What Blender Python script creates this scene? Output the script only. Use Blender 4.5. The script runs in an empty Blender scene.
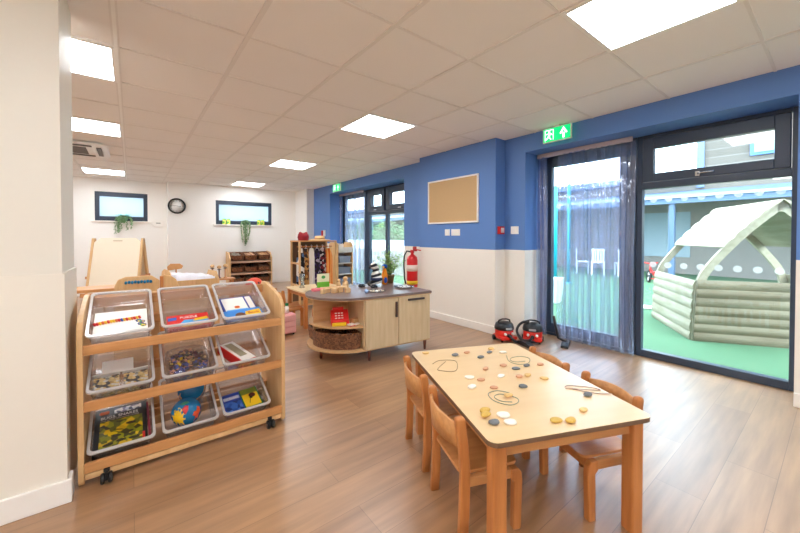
import bpy, bmesh, math, random
from mathutils import Vector, Matrix, Euler
random.seed(7)
S = bpy.context.scene
COL = S.collection
PI = math.pi
YAW = 0.66086

# ------------------------------------------------------------------ camera
cam_d = bpy.data.cameras.new('camera'); cam = bpy.data.objects.new('camera', cam_d); COL.objects.link(cam)
cam.location = (0, 0, 1.15); cam.rotation_euler = (PI / 2 - .015, 0, -(PI / 2 - math.atan2(math.cos(YAW), math.sin(YAW))))
cam_d.sensor_width = 36; cam_d.lens = 345.9 / 800 * 36; cam_d.shift_y = -25.1 / 800
cam_d.clip_start = 0.05; cam_d.clip_end = 200
S.camera = cam
S.cycles.transparent_max_bounces = 40; S.cycles.max_bounces = 16; S.cycles.diffuse_bounces = 8

# ------------------------------------------------------------------ world (bright overcast sky)
w = bpy.data.worlds.new('sky'); S.world = w; w.use_nodes = True
bgn = w.node_tree.nodes['Background']
bgn.inputs[0].default_value = (0.78, 0.89, 1.0, 1)
bgn.inputs[1].default_value = 8.0

def area(name, loc, size, power, color, rot=(0, 0, 0)):
    l = bpy.data.lights.new(name, 'AREA'); l.shape = 'RECTANGLE'; l.size, l.size_y = size
    l.energy = power; l.color = color
    o = bpy.data.objects.new(name, l); o.location = loc; o.rotation_euler = rot; COL.objects.link(o)
    return o
PANEL = 13.0          # emission strength of the ceiling light diffusers
sun = bpy.data.lights.new('sun', 'SUN'); sun.energy = 2.0; sun.angle = math.radians(25); sun.color = (1.0, 0.97, 0.9)
sun_o = bpy.data.objects.new('sun', sun); sun_o.rotation_euler = Euler((math.radians(38), 0, math.radians(-20))); COL.objects.link(sun_o)

vs = S.view_settings
S.display_settings.display_device = 'sRGB'
vs.view_transform = 'Standard'; vs.look = 'None'; vs.exposure = 0.62; vs.gamma = 1.0; vs.use_curve_mapping = False

# ------------------------------------------------------------------ materials
def lin(c):
    return tuple(((x / 255) / 12.92 if x / 255 <= .04045 else ((x / 255 + .055) / 1.055) ** 2.4) for x in c)
_M = {}
def base_mat(name):
    m = bpy.data.materials.new(name); m.use_nodes = True
    nt = m.node_tree; return m, nt, nt.nodes['Principled BSDF'], nt.nodes['Material Output']
def flat(name, rgb, rough=.5, metal=0., spec=.5, var=0.04, scale=30., bump=0.):
    if name in _M: return _M[name]
    m, nt, p, out = base_mat(name)
    c = lin(rgb)
    tc = nt.nodes.new('ShaderNodeTexCoord'); n = nt.nodes.new('ShaderNodeTexNoise'); n.inputs['Scale'].default_value = scale
    nt.links.new(tc.outputs['Object'], n.inputs['Vector'])
    mx = nt.nodes.new('ShaderNodeMix'); mx.data_type = 'RGBA'
    mx.inputs[6].default_value = tuple(x * (1 - var) for x in c) + (1,)
    mx.inputs[7].default_value = tuple(min(1, x * (1 + var)) for x in c) + (1,)
    nt.links.new(n.outputs['Fac'], mx.inputs[0]); nt.links.new(mx.outputs[2], p.inputs['Base Color'])
    p.inputs['Roughness'].default_value = rough; p.inputs['Metallic'].default_value = metal
    p.inputs['Specular IOR Level'].default_value = spec
    if bump:
        b = nt.nodes.new('ShaderNodeBump'); b.inputs['Strength'].default_value = bump; b.inputs['Distance'].default_value = .01
        nt.links.new(n.outputs['Fac'], b.inputs['Height']); nt.links.new(b.outputs[0], p.inputs['Normal'])
    _M[name] = m; return m
def wood(name, rgb, rgb2, rough=.4, scale=6., axis='X', stretch=12.):
    """grain streaks running along one object axis"""
    if name in _M: return _M[name]
    m, nt, p, out = base_mat(name)
    tc = nt.nodes.new('ShaderNodeTexCoord'); mp = nt.nodes.new('ShaderNodeMapping')
    s = [scale * stretch] * 3; s['XYZ'.index(axis)] = scale
    mp.inputs['Scale'].default_value = s
    n = nt.nodes.new('ShaderNodeTexNoise'); n.inputs['Scale'].default_value = 1.; n.inputs['Detail'].default_value = 5
    nt.links.new(tc.outputs['Object'], mp.inputs[0]); nt.links.new(mp.outputs[0], n.inputs['Vector'])
    r = nt.nodes.new('ShaderNodeValToRGB')
    r.color_ramp.elements[0].position = .3; r.color_ramp.elements[1].position = .7
    r.color_ramp.elements[0].color = lin(rgb2) + (1,); r.color_ramp.elements[1].color = lin(rgb) + (1,)
    nt.links.new(n.outputs['Fac'], r.inputs[0]); nt.links.new(r.outputs[0], p.inputs['Base Color'])
    p.inputs['Roughness'].default_value = rough
    _M[name] = m; return m
def brick(name, c1, c2, mortar, bw, bh, ms=.01, rough=.8, rot=(0, 0, 0), bias=0., noise=None, freq=.5):
    if name in _M: return _M[name]
    m, nt, p, out = base_mat(name)
    tc = nt.nodes.new('ShaderNodeTexCoord'); mp = nt.nodes.new('ShaderNodeMapping'); mp.inputs['Rotation'].default_value = rot
    b = nt.nodes.new('ShaderNodeTexBrick')
    b.inputs['Scale'].default_value = 1; b.inputs['Brick Width'].default_value = bw; b.inputs['Row Height'].default_value = bh
    b.inputs['Mortar Size'].default_value = ms; b.inputs['Color1'].default_value = lin(c1) + (1,)
    b.inputs['Color2'].default_value = lin(c2) + (1,); b.inputs['Mortar'].default_value = lin(mortar) + (1,)
    b.inputs['Bias'].default_value = bias; b.offset = freq
    nt.links.new(tc.outputs['Object'], mp.inputs[0]); nt.links.new(mp.outputs[0], b.inputs['Vector'])
    col = b.outputs['Color']
    if noise:
        mp2 = nt.nodes.new('ShaderNodeMapping'); mp2.inputs['Scale'].default_value = noise[0]
        nt.links.new(tc.outputs['Object'], mp2.inputs[0])
        n = nt.nodes.new('ShaderNodeTexNoise'); n.inputs['Scale'].default_value = 1; n.inputs['Detail'].default_value = 6
        nt.links.new(mp2.outputs[0], n.inputs['Vector'])
        r = nt.nodes.new('ShaderNodeValToRGB'); r.color_ramp.elements[0].position = .3; r.color_ramp.elements[1].position = .7
        a = noise[1]; r.color_ramp.elements[0].color = (a, a * .97, a * .94, 1); r.color_ramp.elements[1].color = (1, 1, 1, 1)
        nt.links.new(n.outputs['Fac'], r.inputs[0])
        mx = nt.nodes.new('ShaderNodeMix'); mx.data_type = 'RGBA'; mx.blend_type = 'MULTIPLY'; mx.inputs[0].default_value = 1
        nt.links.new(col, mx.inputs[6]); nt.links.new(r.outputs[0], mx.inputs[7]); col = mx.outputs[2]
    nt.links.new(col, p.inputs['Base Color']); p.inputs['Roughness'].default_value = rough
    _M[name] = m; return m
def spots(name, cols, scale=30., rough=.5, spec=.5):
    """patchwork of colours (printed covers, patterned cloth, heaps)"""
    if name in _M: return _M[name]
    m, nt, p, out = base_mat(name)
    tc = nt.nodes.new('ShaderNodeTexCoord'); v = nt.nodes.new('ShaderNodeTexVoronoi'); v.inputs['Scale'].default_value = scale
    nt.links.new(tc.outputs['Object'], v.inputs['Vector'])
    sp = nt.nodes.new('ShaderNodeSeparateColor'); nt.links.new(v.outputs['Color'], sp.inputs[0])
    r = nt.nodes.new('ShaderNodeValToRGB'); r.color_ramp.interpolation = 'CONSTANT'
    els = r.color_ramp.elements
    for i, c in enumerate(cols):
        e = els[i] if i < 2 else els.new(i / len(cols))
        e.position = i / len(cols); e.color = lin(c) + (1,)
    nt.links.new(sp.outputs[0], r.inputs[0]); nt.links.new(r.outputs[0], p.inputs['Base Color'])
    p.inputs['Roughness'].default_value = rough; p.inputs['Specular IOR Level'].default_value = spec
    _M[name] = m; return m
def clear(name, tint, fac=.1, rough=.05, diffuse=0., dcol=(255, 255, 255)):
    """thin clear sheet: straight see-through with tint, fresnel-like gloss, a bit of milky scatter"""
    if name in _M: return _M[name]
    m, nt, p, out = base_mat(name)
    nt.nodes.remove(p)
    t = nt.nodes.new('ShaderNodeBsdfTransparent'); t.inputs[0].default_value = lin(tint) + (1,)
    g = nt.nodes.new('ShaderNodeBsdfGlossy'); g.inputs['Roughness'].default_value = rough
    d = nt.nodes.new('ShaderNodeBsdfDiffuse'); d.inputs[0].default_value = lin(dcol) + (1,)
    tr = nt.nodes.new('ShaderNodeBsdfTranslucent'); tr.inputs[0].default_value = lin(dcol) + (1,)
    dm = nt.nodes.new('ShaderNodeMixShader'); dm.inputs[0].default_value = .5
    nt.links.new(d.outputs[0], dm.inputs[1]); nt.links.new(tr.outputs[0], dm.inputs[2])
    m1 = nt.nodes.new('ShaderNodeMixShader'); m1.inputs[0].default_value = diffuse
    nt.links.new(t.outputs[0], m1.inputs[1]); nt.links.new(dm.outputs[0], m1.inputs[2])
    m2 = nt.nodes.new('ShaderNodeMixShader')
    lw = nt.nodes.new('ShaderNodeLayerWeight'); lw.inputs[0].default_value = .3
    ma = nt.nodes.new('ShaderNodeMath'); ma.operation = 'MULTIPLY_ADD'; ma.inputs[1].default_value = fac * 3; ma.inputs[2].default_value = fac * .4
    nt.links.new(lw.outputs['Fresnel'], ma.inputs[0]); nt.links.new(ma.outputs[0], m2.inputs[0])
    nt.links.new(m1.outputs[0], m2.inputs[1]); nt.links.new(g.outputs[0], m2.inputs[2])
    nt.links.new(m2.outputs[0], out.inputs[0])
    _M[name] = m; return m
def glow(name, rgb, strength):
    if name in _M: return _M[name]
    m, nt, p, out = base_mat(name)
    p.inputs['Base Color'].default_value = lin(rgb) + (1,)
    p.inputs['Emission Color'].default_value = lin(rgb) + (1,); p.inputs['Emission Strength'].default_value = strength
    _M[name] = m; return m

BLUE = flat('blue_paint', (92, 134, 200), .55, var=.01)
CREAM = flat('cream_wall_panel', (242, 238, 230), .4, var=.01)
WHITE = flat('white_wall_paint', (244, 242, 238), .6, var=.01)
TRIMW = flat('white_gloss_trim', (244, 241, 236), .3, var=.01)
TILE = flat('ceiling_tile', (242, 238, 234), .85, var=.015, scale=2.)
GRID = flat('ceiling_grid_metal', (232, 227, 222), .5, var=.01)
FLOORM = brick('floor_planks', (188, 144, 102), (166, 122, 84), (138, 100, 68), 1.2, .18, .0012, .33,
               noise=((1.8, 20, 1), .62), freq=.37)
DARK = flat('dark_grey_frame', (54, 66, 84), .4, var=.02)
BLACKP = flat('black_plastic', (24, 24, 27), .35)
GLASS = clear('window_glass', (240, 248, 250), .1, .0)
CLEARP = clear('clear_tray_plastic', (250, 248, 248), .16, .12, .10, (250, 248, 248))
CLEARRIM = clear('milky_tray_rim', (246, 243, 243), .2, .15, .8, (252, 250, 250))
BEECH = wood('beech', (208, 138, 78), (184, 114, 60), .38, 4., 'Z', 10.)
BEECHX = wood('beech_length', (214, 156, 98), (194, 134, 80), .4, 3., 'X', 14.)
BIRCH = wood('birch_ply', (228, 188, 136), (214, 170, 116), .42, 4., 'Z', 8.)
MAPLE = wood('maple_laminate', (236, 206, 160), (230, 198, 150), .28, 2., 'X', 8.)
PALE = wood('pale_door_laminate', (216, 192, 154), (204, 178, 138), .45, 4., 'Z', 10.)
OAKS = wood('shelf_oak', (214, 174, 128), (200, 158, 110), .45, 4., 'X', 10.)
STONE = flat('worktop_stone', (120, 100, 94), .35, var=.2, scale=120.)
STEEL = flat('steel', (190, 190, 192), .25, 1.)
WICK = spots('wicker_weave', [(136, 86, 54), (104, 62, 38), (152, 100, 64), (78, 46, 30)], 70., .7)

fp = FLOORM.node_tree.nodes['Principled BSDF']; fp.inputs['Specular IOR Level'].default_value = .6
fp.inputs['Coat Weight'].default_value = 1.0; fp.inputs['Coat Roughness'].default_value = .48
# ------------------------------------------------------------------ mesh helpers
class MB:
    def __init__(s): s.v = []; s.f = []; s.m = []; s.sm = []
    def add(s, vs, fs, mi=0, smooth=False):
        o = len(s.v); s.v += [tuple(v) for v in vs]
        for f in fs: s.f.append(tuple(o + i for i in f)); s.m.append(mi); s.sm.append(smooth)
        return s
    def box(s, x0, x1, y0, y1, z0, z1, mi=0, M=None):
        vs = [Vector((x, y, z)) for x in (x0, x1) for y in (y0, y1) for z in (z0, z1)]
        if M: vs = [M @ v for v in vs]
        return s.add(vs, [(0, 1, 3, 2), (4, 6, 7, 5), (0, 4, 5, 1), (2, 3, 7, 6), (0, 2, 6, 4), (1, 5, 7, 3)], mi)
    def prism(s, pts, a0, a1, axis='x', mi=0, M=None, smooth=False):
        """closed polygon pts extruded along axis"""
        n = len(pts); vs = []
        for a in (a0, a1):
            for (u, v) in pts:
                vs.append(Vector({'x': (a, u, v), 'y': (u, a, v), 'z': (u, v, a)}[axis]))
        if M: vs = [M @ v for v in vs]
        fs = [tuple(range(n - 1, -1, -1)), tuple(range(n, 2 * n))]
        s.add(vs, fs, mi)
        o = len(s.v) - 2 * n
        for i in range(n):
            j = (i + 1) % n; s.f.append((o + i, o + j, o + n + j, o + n + i)); s.m.append(mi); s.sm.append(smooth)
        return s
    def lathe(s, prof, c=(0, 0, 0), seg=20, mi=0, M=None, axis='z'):
        vs = []; fs = []; n = len(prof)
        for i in range(seg):
            a = 2 * PI * i / seg
            for r, z in prof:
                p = (r * math.cos(a), r * math.sin(a), z)
                if axis == 'x': p = (z, p[0], p[1])
                if axis == 'y': p = (p[0], z, p[1])
                vs.append(Vector(p) + Vector(c))
        if M: vs = [M @ v for v in vs]
        for i in range(seg):
            j = (i + 1) % seg
            for k in range(n - 1):
                fs.append((i * n + k, j * n + k, j * n + k + 1, i * n + k + 1))
        s.add(vs, fs, mi, True)
        o = len(s.v) - len(vs)
        if prof[0][0] > 1e-6: s.f.append(tuple(o + i * n for i in range(seg))[::-1]); s.m.append(mi); s.sm.append(False)
        if prof[-1][0] > 1e-6: s.f.append(tuple(o + i * n + n - 1 for i in range(seg))); s.m.append(mi); s.sm.append(False)
        return s
    def ball(s, c, r, seg=16, mi=0, sq=(1, 1, 1), M=None):
        T = Matrix.Translation(c) @ Matrix.Diagonal((*sq, 1))
        if M: T = M @ T
        k = seg // 2
        return s.lathe([(max(1e-7, r * math.sin(PI * i / k)), -r * math.cos(PI * i / k)) for i in range(k + 1)], (0, 0, 0), seg, mi, T)
    def tube(s, path, r, seg=8, mi=0, closed=False, r2=None):
        path = [Vector(p) for p in path]; n = len(path); vs = []; fs = []
        up = Vector((0, 0, 1)); prev = None
        for i, p in enumerate(path):
            a = path[(i - 1) % n] if (closed or i > 0) else p; b = path[(i + 1) % n] if (closed or i < n - 1) else p
            t = (b - a).normalized()
            if prev is None:
                q = t.orthogonal().normalized()
            else:
                q = (prev - t * prev.dot(t)); q = q.normalized() if q.length > 1e-6 else t.orthogonal().normalized()
            prev = q; bn = t.cross(q)
            rr = r if r2 is None else r + (r2 - r) * i / (n - 1)
            for k in range(seg):
                an = 2 * PI * k / seg; vs.append(p + (q * math.cos(an) + bn * math.sin(an)) * rr)
        for i in range(n if closed else n - 1):
            j = (i + 1) % n
            for k in range(seg):
                l = (k + 1) % seg; fs.append((i * seg + k, i * seg + l, j * seg + l, j * seg + k))
        s.add(vs, fs, mi, True)
        if not closed:
            o = len(s.v) - len(vs)
            s.f.append(tuple(o + k for k in range(seg))[::-1]); s.m.append(mi); s.sm.append(False)
            s.f.append(tuple(o + (n - 1) * seg + k for k in range(seg))); s.m.append(mi); s.sm.append(False)
        return s
    def loft(s, rings, mi=0, smooth=False, cap=True, M=None):
        n = len(rings[0]); vs = [Vector(p) for r in rings for p in r]
        if M: vs = [M @ v for v in vs]
        fs = []
        for i in range(len(rings) - 1):
            for k in range(n):
                l = (k + 1) % n; fs.append((i * n + k, i * n + l, (i + 1) * n + l, (i + 1) * n + k))
        s.add(vs, fs, mi, smooth)
        if cap:
            o = len(s.v) - len(vs)
            s.f.append(tuple(o + k for k in range(n))[::-1]); s.m.append(mi); s.sm.append(False)
            s.f.append(tuple(o + (len(rings) - 1) * n + k for k in range(n))); s.m.append(mi); s.sm.append(False)
        return s
    def build(s, name, mats, parent=None, loc=(0, 0, 0), rot=(0, 0, 0), bevel=0, seg=2):
        me = bpy.data.meshes.new(name); me.from_pydata(s.v, [], s.f)
        if not isinstance(mats, (list, tuple)): mats = [mats]
        for m in mats: me.materials.append(m)
        me.polygons.foreach_set('material_index', s.m); me.polygons.foreach_set('use_smooth', s.sm)
        bm = bmesh.new(); bm.from_mesh(me); bmesh.ops.recalc_face_normals(bm, faces=bm.faces); bm.to_mesh(me); bm.free()
        me.update()
        o = bpy.data.objects.new(name, me); COL.objects.link(o); o.location = loc; o.rotation_euler = rot
        if parent: o.parent = parent
        if bevel:
            b = o.modifiers.new('bevel', 'BEVEL'); b.width = bevel; b.segments = seg; b.limit_method = 'ANGLE'; b.angle_limit = .6
            b.harden_normals = False
        return o

def rrect(x0, x1, y0, y1, r, z=0, seg=4):
    pts = []
    for cx, cy, a0 in ((x1 - r, y1 - r, 0), (x0 + r, y1 - r, PI / 2), (x0 + r, y0 + r, PI), (x1 - r, y0 + r, 1.5 * PI)):
        for i in range(seg + 1):
            a = a0 + PI / 2 * i / seg; pts.append((cx + r * math.cos(a), cy + r * math.sin(a), z))
    return pts
def rr2(x0, x1, y0, y1, r, seg=4): return [(p[0], p[1]) for p in rrect(x0, x1, y0, y1, r, 0, seg)]

def thing(name, label, cat, loc=(0, 0, 0), rz=0, group=None, rot=None):
    o = bpy.data.objects.new(name, None); COL.objects.link(o); o.empty_display_size = .1
    o.location = loc; o.rotation_euler = rot if rot else (0, 0, rz)
    return tag(o, label, cat, group)
def tag(o, label, cat, group=None, kind=None):
    if label: o['label'] = label
    if cat: o['category'] = cat
    if group: o['group'] = group
    if kind: o['kind'] = kind
    return o
def struct(o): o['kind'] = 'structure'; return o
def dup(root, loc=None, rz=None, label=None, rot=None, group=None):
    r = root.copy(); COL.objects.link(r)
    if loc is not None: r.location = loc
    if rz is not None: r.rotation_euler = (0, 0, rz)
    if rot is not None: r.rotation_euler = rot
    if label: r['label'] = label
    if group: r['group'] = group
    for ch in list(root.children):
        c = ch.copy(); COL.objects.link(c); c.parent = r
        for g in list(ch.children):
            d = g.copy(); COL.objects.link(d); d.parent = c
    return r
def text(name, body, size, mat, parent, loc, rot, extrude=.0006, align='LEFT', label=None):
    cu = bpy.data.curves.new(name, 'FONT'); cu.body = body; cu.size = size; cu.extrude = extrude; cu.align_x = align
    t = bpy.data.objects.new(name, cu); COL.objects.link(t)
    dg = bpy.context.evaluated_depsgraph_get(); me = bpy.data.meshes.new_from_object(t.evaluated_get(dg))
    bpy.data.objects.remove(t); me.materials.clear(); me.materials.append(mat)
    o = bpy.data.objects.new(name, me); COL.objects.link(o); o.location = loc; o.rotation_euler = rot
    if parent: o.parent = parent
    if label: o['label'] = label
    return o

def smooth3(pts, n=6):
    out = []; P_ = [Vector(q) for q in pts]
    for i in range(len(P_) - 1):
        p0, p1, p2, p3 = P_[max(0, i - 1)], P_[i], P_[i + 1], P_[min(len(P_) - 1, i + 2)]
        for k in range(n):
            t_ = k / n; out.append(.5 * ((2 * p1) + (p2 - p0) * t_ + (2 * p0 - 5 * p1 + 4 * p2 - p3) * t_ ** 2 + (3 * p1 - p0 - 3 * p2 + p3) * t_ ** 3))
    out.append(P_[-1]); return out

# ================================================================== STRUCTURE
H = 2.289; XW = 3.53; XF = 3.85; LINE = 0.99
struct(MB().box(-3.1, 3.95, -2.6, 9.2, -.06, 0).build('floor', FLOORM))
struct(MB().box(-3.1, 3.6, -2.6, 9.2, H + .004, H + .05).build('ceiling', TILE))
# ceiling grid
g = MB()
x = .539 - .6 * 6
while x < 3.5:
    hw = .013
    if abs(x + .061) < .01: hw = .018
    g.box(x - hw, x + hw, -2.5, 9.0, H - .002, H + .006); x += .6
y = 2.109 - .6 * 8
while y < 8.95:
    g.box(-3, 3.53, y - .008, y + .008, H - .0005, H + .006); y += .6
struct(g.build('trim_1', GRID))
# bright strip along the wide ceiling bar
struct(MB().box(-.061 - .008, -.061 + .008, -2.5, 8.98, H - .009, H - .002).build('trim_2', TRIMW))

def wallseg(mb, x0, x1, y0, y1, z0=0, z1=H + .01, up=1, lo=0):
    if z0 < LINE < z1:
        mb.box(x0, x1, y0, y1, z0, LINE, lo); mb.box(x0, x1, y0, y1, LINE, z1, up)
    else:
        mb.box(x0, x1, y0, y1, z0, z1, up if z0 >= LINE else lo)
wr = MB()
HD = 2.10
wallseg(wr, XW, 3.93, -2.6, -2.3); wallseg(wr, XW, 3.93, -.35, .2); wallseg(wr, XW, 3.93, -2.3, -.35, HD)
wallseg(wr, XW, 3.93, 2.23, 4.43)
wallseg(wr, XW, 3.93, 7.10, 9.1)
wallseg(wr, XW, 3.93, .2, 2.23, HD); wallseg(wr, XW, 3.93, 4.43, 7.10, HD)
struct(wr.build('wall_right', [CREAM, BLUE]))
p = MB(); wallseg(p, 3.35, XW + .01, 2.5, 3.84)
struct(p.build('wall_pillar', [CREAM, BLUE]))
p = MB(); p.box(3.346, XW, 7.965, 8.71, 0, H + .01)
struct(p.build('wall_corner', [WHITE]))
def backwall(name, x0, x1, y, wx0, wx1, wz0, wz1):
    b = MB()
    b.box(x0, wx0, y, y + .3, 0, H + .01); b.box(wx1, x1, y, y + .3, 0, H + .01)
    b.box(wx0, wx1, y, y + .3, 0, wz0); b.box(wx0, wx1, y, y + .3, wz1, H + .01)
    struct(b.build(name, WHITE))
backwall('wall_back', .614, 3.6, 8.7, 1.511, 2.753, 1.42, 1.965)
backwall('wall_back_left', -3.1, .614, 9.0, -.557, .281, 1.46, 2.035)
struct(MB().box(-3.1, -3.0, -2.6, 9.2, 0, H + .01).build('wall_left', WHITE))
struct(MB().box(-3.1, 3.93, -2.6, -2.5, 0, H + .01).build('wall_front', WHITE))
p = MB(); p.box(-3.0, -.235, 2.062, 2.46, LINE, H + .01, 0); p.box(-3.0, -.227, 2.054, 2.468, 0, LINE, 1)
struct(p.build('wall_partition', [flat('partition_paint', (232, 227, 216), .5, var=.01), flat('partition_panel', (238, 232, 220), .4, var=.01)]))
# wall_back lower panels (a little prouder than the wall)
# baseboards
def skirt(name, segs, h=.095):
    b = MB()
    for x0, x1, y0, y1 in segs:
        b.box(x0, x1, y0, y1, 0, h)
    struct(b.build(name, TRIMW, bevel=.004))
skirt('baseboard_pillar', [(3.335, 3.35, 2.485, 3.855), (3.35, XW, 2.485, 2.5), (3.35, XW, 3.84, 3.855)])
skirt('baseboard_right', [(XW - .015, XW, -.35, .2), (XW - .015, XW, 2.23, 2.485), (XW - .015, XW, 3.855, 4.43), (XW - .015, XW, 7.10, 7.965)])
skirt('baseboard_back', [(.614, 3.346, 8.685, 8.7), (-3, .6, 8.985, 9.0), (3.331, 3.346, 7.95, 8.685), (3.346, XW - .015, 7.95, 7.965)])
skirt('baseboard_partition', [(-3.0, -.212, 2.039, 2.054), (-.227, -.212, 2.054, 2.12)], .1)

# ------------------------------------------------------------------ main window and door (x = 3.85)
def frame_box(mb, y0, y1, z0, z1, w, x0, x1, wb=None, wt=None):
    wb = w if wb is None else wb; wt = w if wt is None else wt
    mb.box(x0, x1, y0, y0 + w, z0, z1); mb.box(x0, x1, y1 - w, y1, z0, z1)
    mb.box(x0, x1, y0 + w, y1 - w, z0, z0 + wb); mb.box(x0, x1, y0 + w, y1 - w, z1 - wt, z1)
def handle_lever(parent, y, z, length=.11):
    b = MB(); b.box(XF - .03, XF - .002, y - .015, y + .015, z - .02, z + .02); b.tube([(XF - .028, y, z), (XF - .03, y - .03, z + .006), (XF - .03, y - length, z + .008)], .008)
    b.build('handle', STEEL, parent)
w1 = MB(); frame_box(w1, .2, 1.235, 0, 2.1, .045, XF, XF + .07, wb=.065, wt=.03); w1.box(XF, XF + .07, .245, 1.19, 1.595, 1.655)
W1 = struct(w1.build('window_1', DARK, bevel=.004))
s1 = MB(); frame_box(s1, .25, 1.185, 1.66, 2.065, .085, XF - .012, XF + .05, wb=.075, wt=.10); s1.build('opening_sash', DARK, W1, bevel=.005)
MB().box(XF + .02, XF + .028, .24, 1.195, .06, 1.60).build('lower_pane', GLASS, W1)
MB().box(XF + .02, XF + .028, .33, 1.105, 1.73, 1.97).build('upper_pane', GLASS, W1)
handle_lever(W1, .78, 1.685)
# frosted dots on the glass
def dots(parent, ys, x, z, r=.027):
    d = MB()
    for y_ in ys: d.lathe([(r, 0), (r, .0012)], (x, y_, z), 16, axis='x')
    d.build('frosted_dots', clear('frosted_dot', (255, 255, 255), .02, .3, .3, (255, 255, 255)), parent)
dots(W1, [.30 + .115 * i for i in range(8)], XF + .018, 1.49)
dots(W1, [.30 + .115 * i for i in range(8)], XF + .018, .885)

w2 = MB(); frame_box(w2, 1.24, 2.23, 0, 2.1, .045, XF, XF + .07, wb=.03, wt=.03)
D1 = struct(w2.build('door_1', DARK, bevel=.004))
s2 = MB(); frame_box(s2, 1.288, 2.182, .035, 2.065, .095, XF - .006, XF + .055, wb=.11, wt=.12); s2.build('door_leaf', DARK, D1, bevel=.005)
MB().box(XF + .02, XF + .028, 1.375, 2.095, .14, 1.95).build('glass_pane', GLASS, D1)
h = MB(); h.tube([(XF - .01, 1.335, 1.745), (XF - .055, 1.335, 1.745), (XF - .062, 1.335, 1.735), (XF - .062, 1.335, 1.475), (XF - .055, 1.335, 1.465), (XF - .01, 1.335, 1.465)], .011)
h.build('pull_handle', STEEL, D1)
dots(D1, [1.44 + .115 * i for i in range(6)], XF + .018, 1.49)

# second window + door (y 4.43..7.10)
w3 = MB(); frame_box(w3, 4.43, 6.02, 0, 2.1, .045, XF, XF + .07, wb=.065, wt=.03)
w3.box(XF, XF + .07, 4.475, 5.975, 1.58, 1.64); w3.box(XF, XF + .07, 5.34, 5.41, .065, 1.58); w3.box(XF, XF + .07, 5.34, 5.41, 1.64, 2.07)
W2 = struct(w3.build('window_2', DARK, bevel=.004))
for (a, b_) in ((4.48, 5.335), (5.415, 5.97)):
    s = MB(); frame_box(s, a, b_, 1.645, 2.065, .1, XF - .03, XF + .05); s.build('opening_sash', DARK, W2, bevel=.005)
    MB().box(XF + .02, XF + .028, a + .09, b_ - .09, 1.735, 1.975).build('upper_pane', GLASS, W2)
    MB().box(XF + .02, XF + .028, a - .01, b_ + .01, .06, 1.585).build('lower_pane', GLASS, W2)
    b = MB(); b.box(XF - .05, XF - .03, (a + b_) / 2 - .05, (a + b_) / 2 + .05, 1.66, 1.68); b.build('handle', STEEL, W2)
w4 = MB(); frame_box(w4, 6.025, 7.10, 0, 2.1, .05, XF, XF + .07, wb=.03, wt=.03)
D2 = struct(w4.build('door_2', DARK, bevel=.004))
s = MB(); frame_box(s, 6.08, 7.045, .035, 2.065, .09, XF - .006, XF + .055, wb=.11); s.build('door_leaf', DARK, D2, bevel=.005)
MB().box(XF + .02, XF + .028, 6.16, 6.965, .14, 1.98).build('glass_pane', GLASS, D2)

# unseen glazed opening behind the camera, added to let in more daylight
w5 = MB(); frame_box(w5, -2.3, -.35, 0, 2.1, .045, XF, XF + .07, wb=.065, wt=.03); w5.box(XF, XF + .07, -1.35, -1.28, .065, 2.07)
W5 = struct(w5.build('window_5', DARK, bevel=.004))
MB().box(XF + .02, XF + .028, -2.26, -1.34, .06, 2.075).build('pane', GLASS, W5); MB().box(XF + .02, XF + .028, -1.29, -.39, .06, 2.075).build('pane', GLASS, W5)
# frosted back windows
FROST = clear('frosted_glass', (186, 198, 204), .08, .2, .8, (190, 203, 210))
def back_window(n, x0, x1, z0, z1, y):
    f = MB(); t = .07
    f.box(x0, x0 + t, y + .1, y + .17, z0, z1); f.box(x1 - t, x1, y + .1, y + .17, z0, z1)
    f.box(x0 + t, x1 - t, y + .1, y + .17, z0, z0 + t + .02); f.box(x0 + t, x1 - t, y + .1, y + .17, z1 - t - .02, z1)
    W = struct(f.build('window_%d' % n, DARK, bevel=.004))
    MB().box(x0 + t - .01, x1 - t + .01, y + .13, y + .136, z0 + .05, z1 - .05).build('frosted_pane', FROST, W)
    MB().box(x0 - .05, x1 + .05, y + .035, y + .1, z0 - .028, z0).build('sill', TRIMW, W, bevel=.004)
    return W
back_window(3, -.557, .281, 1.46, 2.035, 8.93)
back_window(4, 1.511, 2.753, 1.42, 1.965, 8.63)

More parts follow.
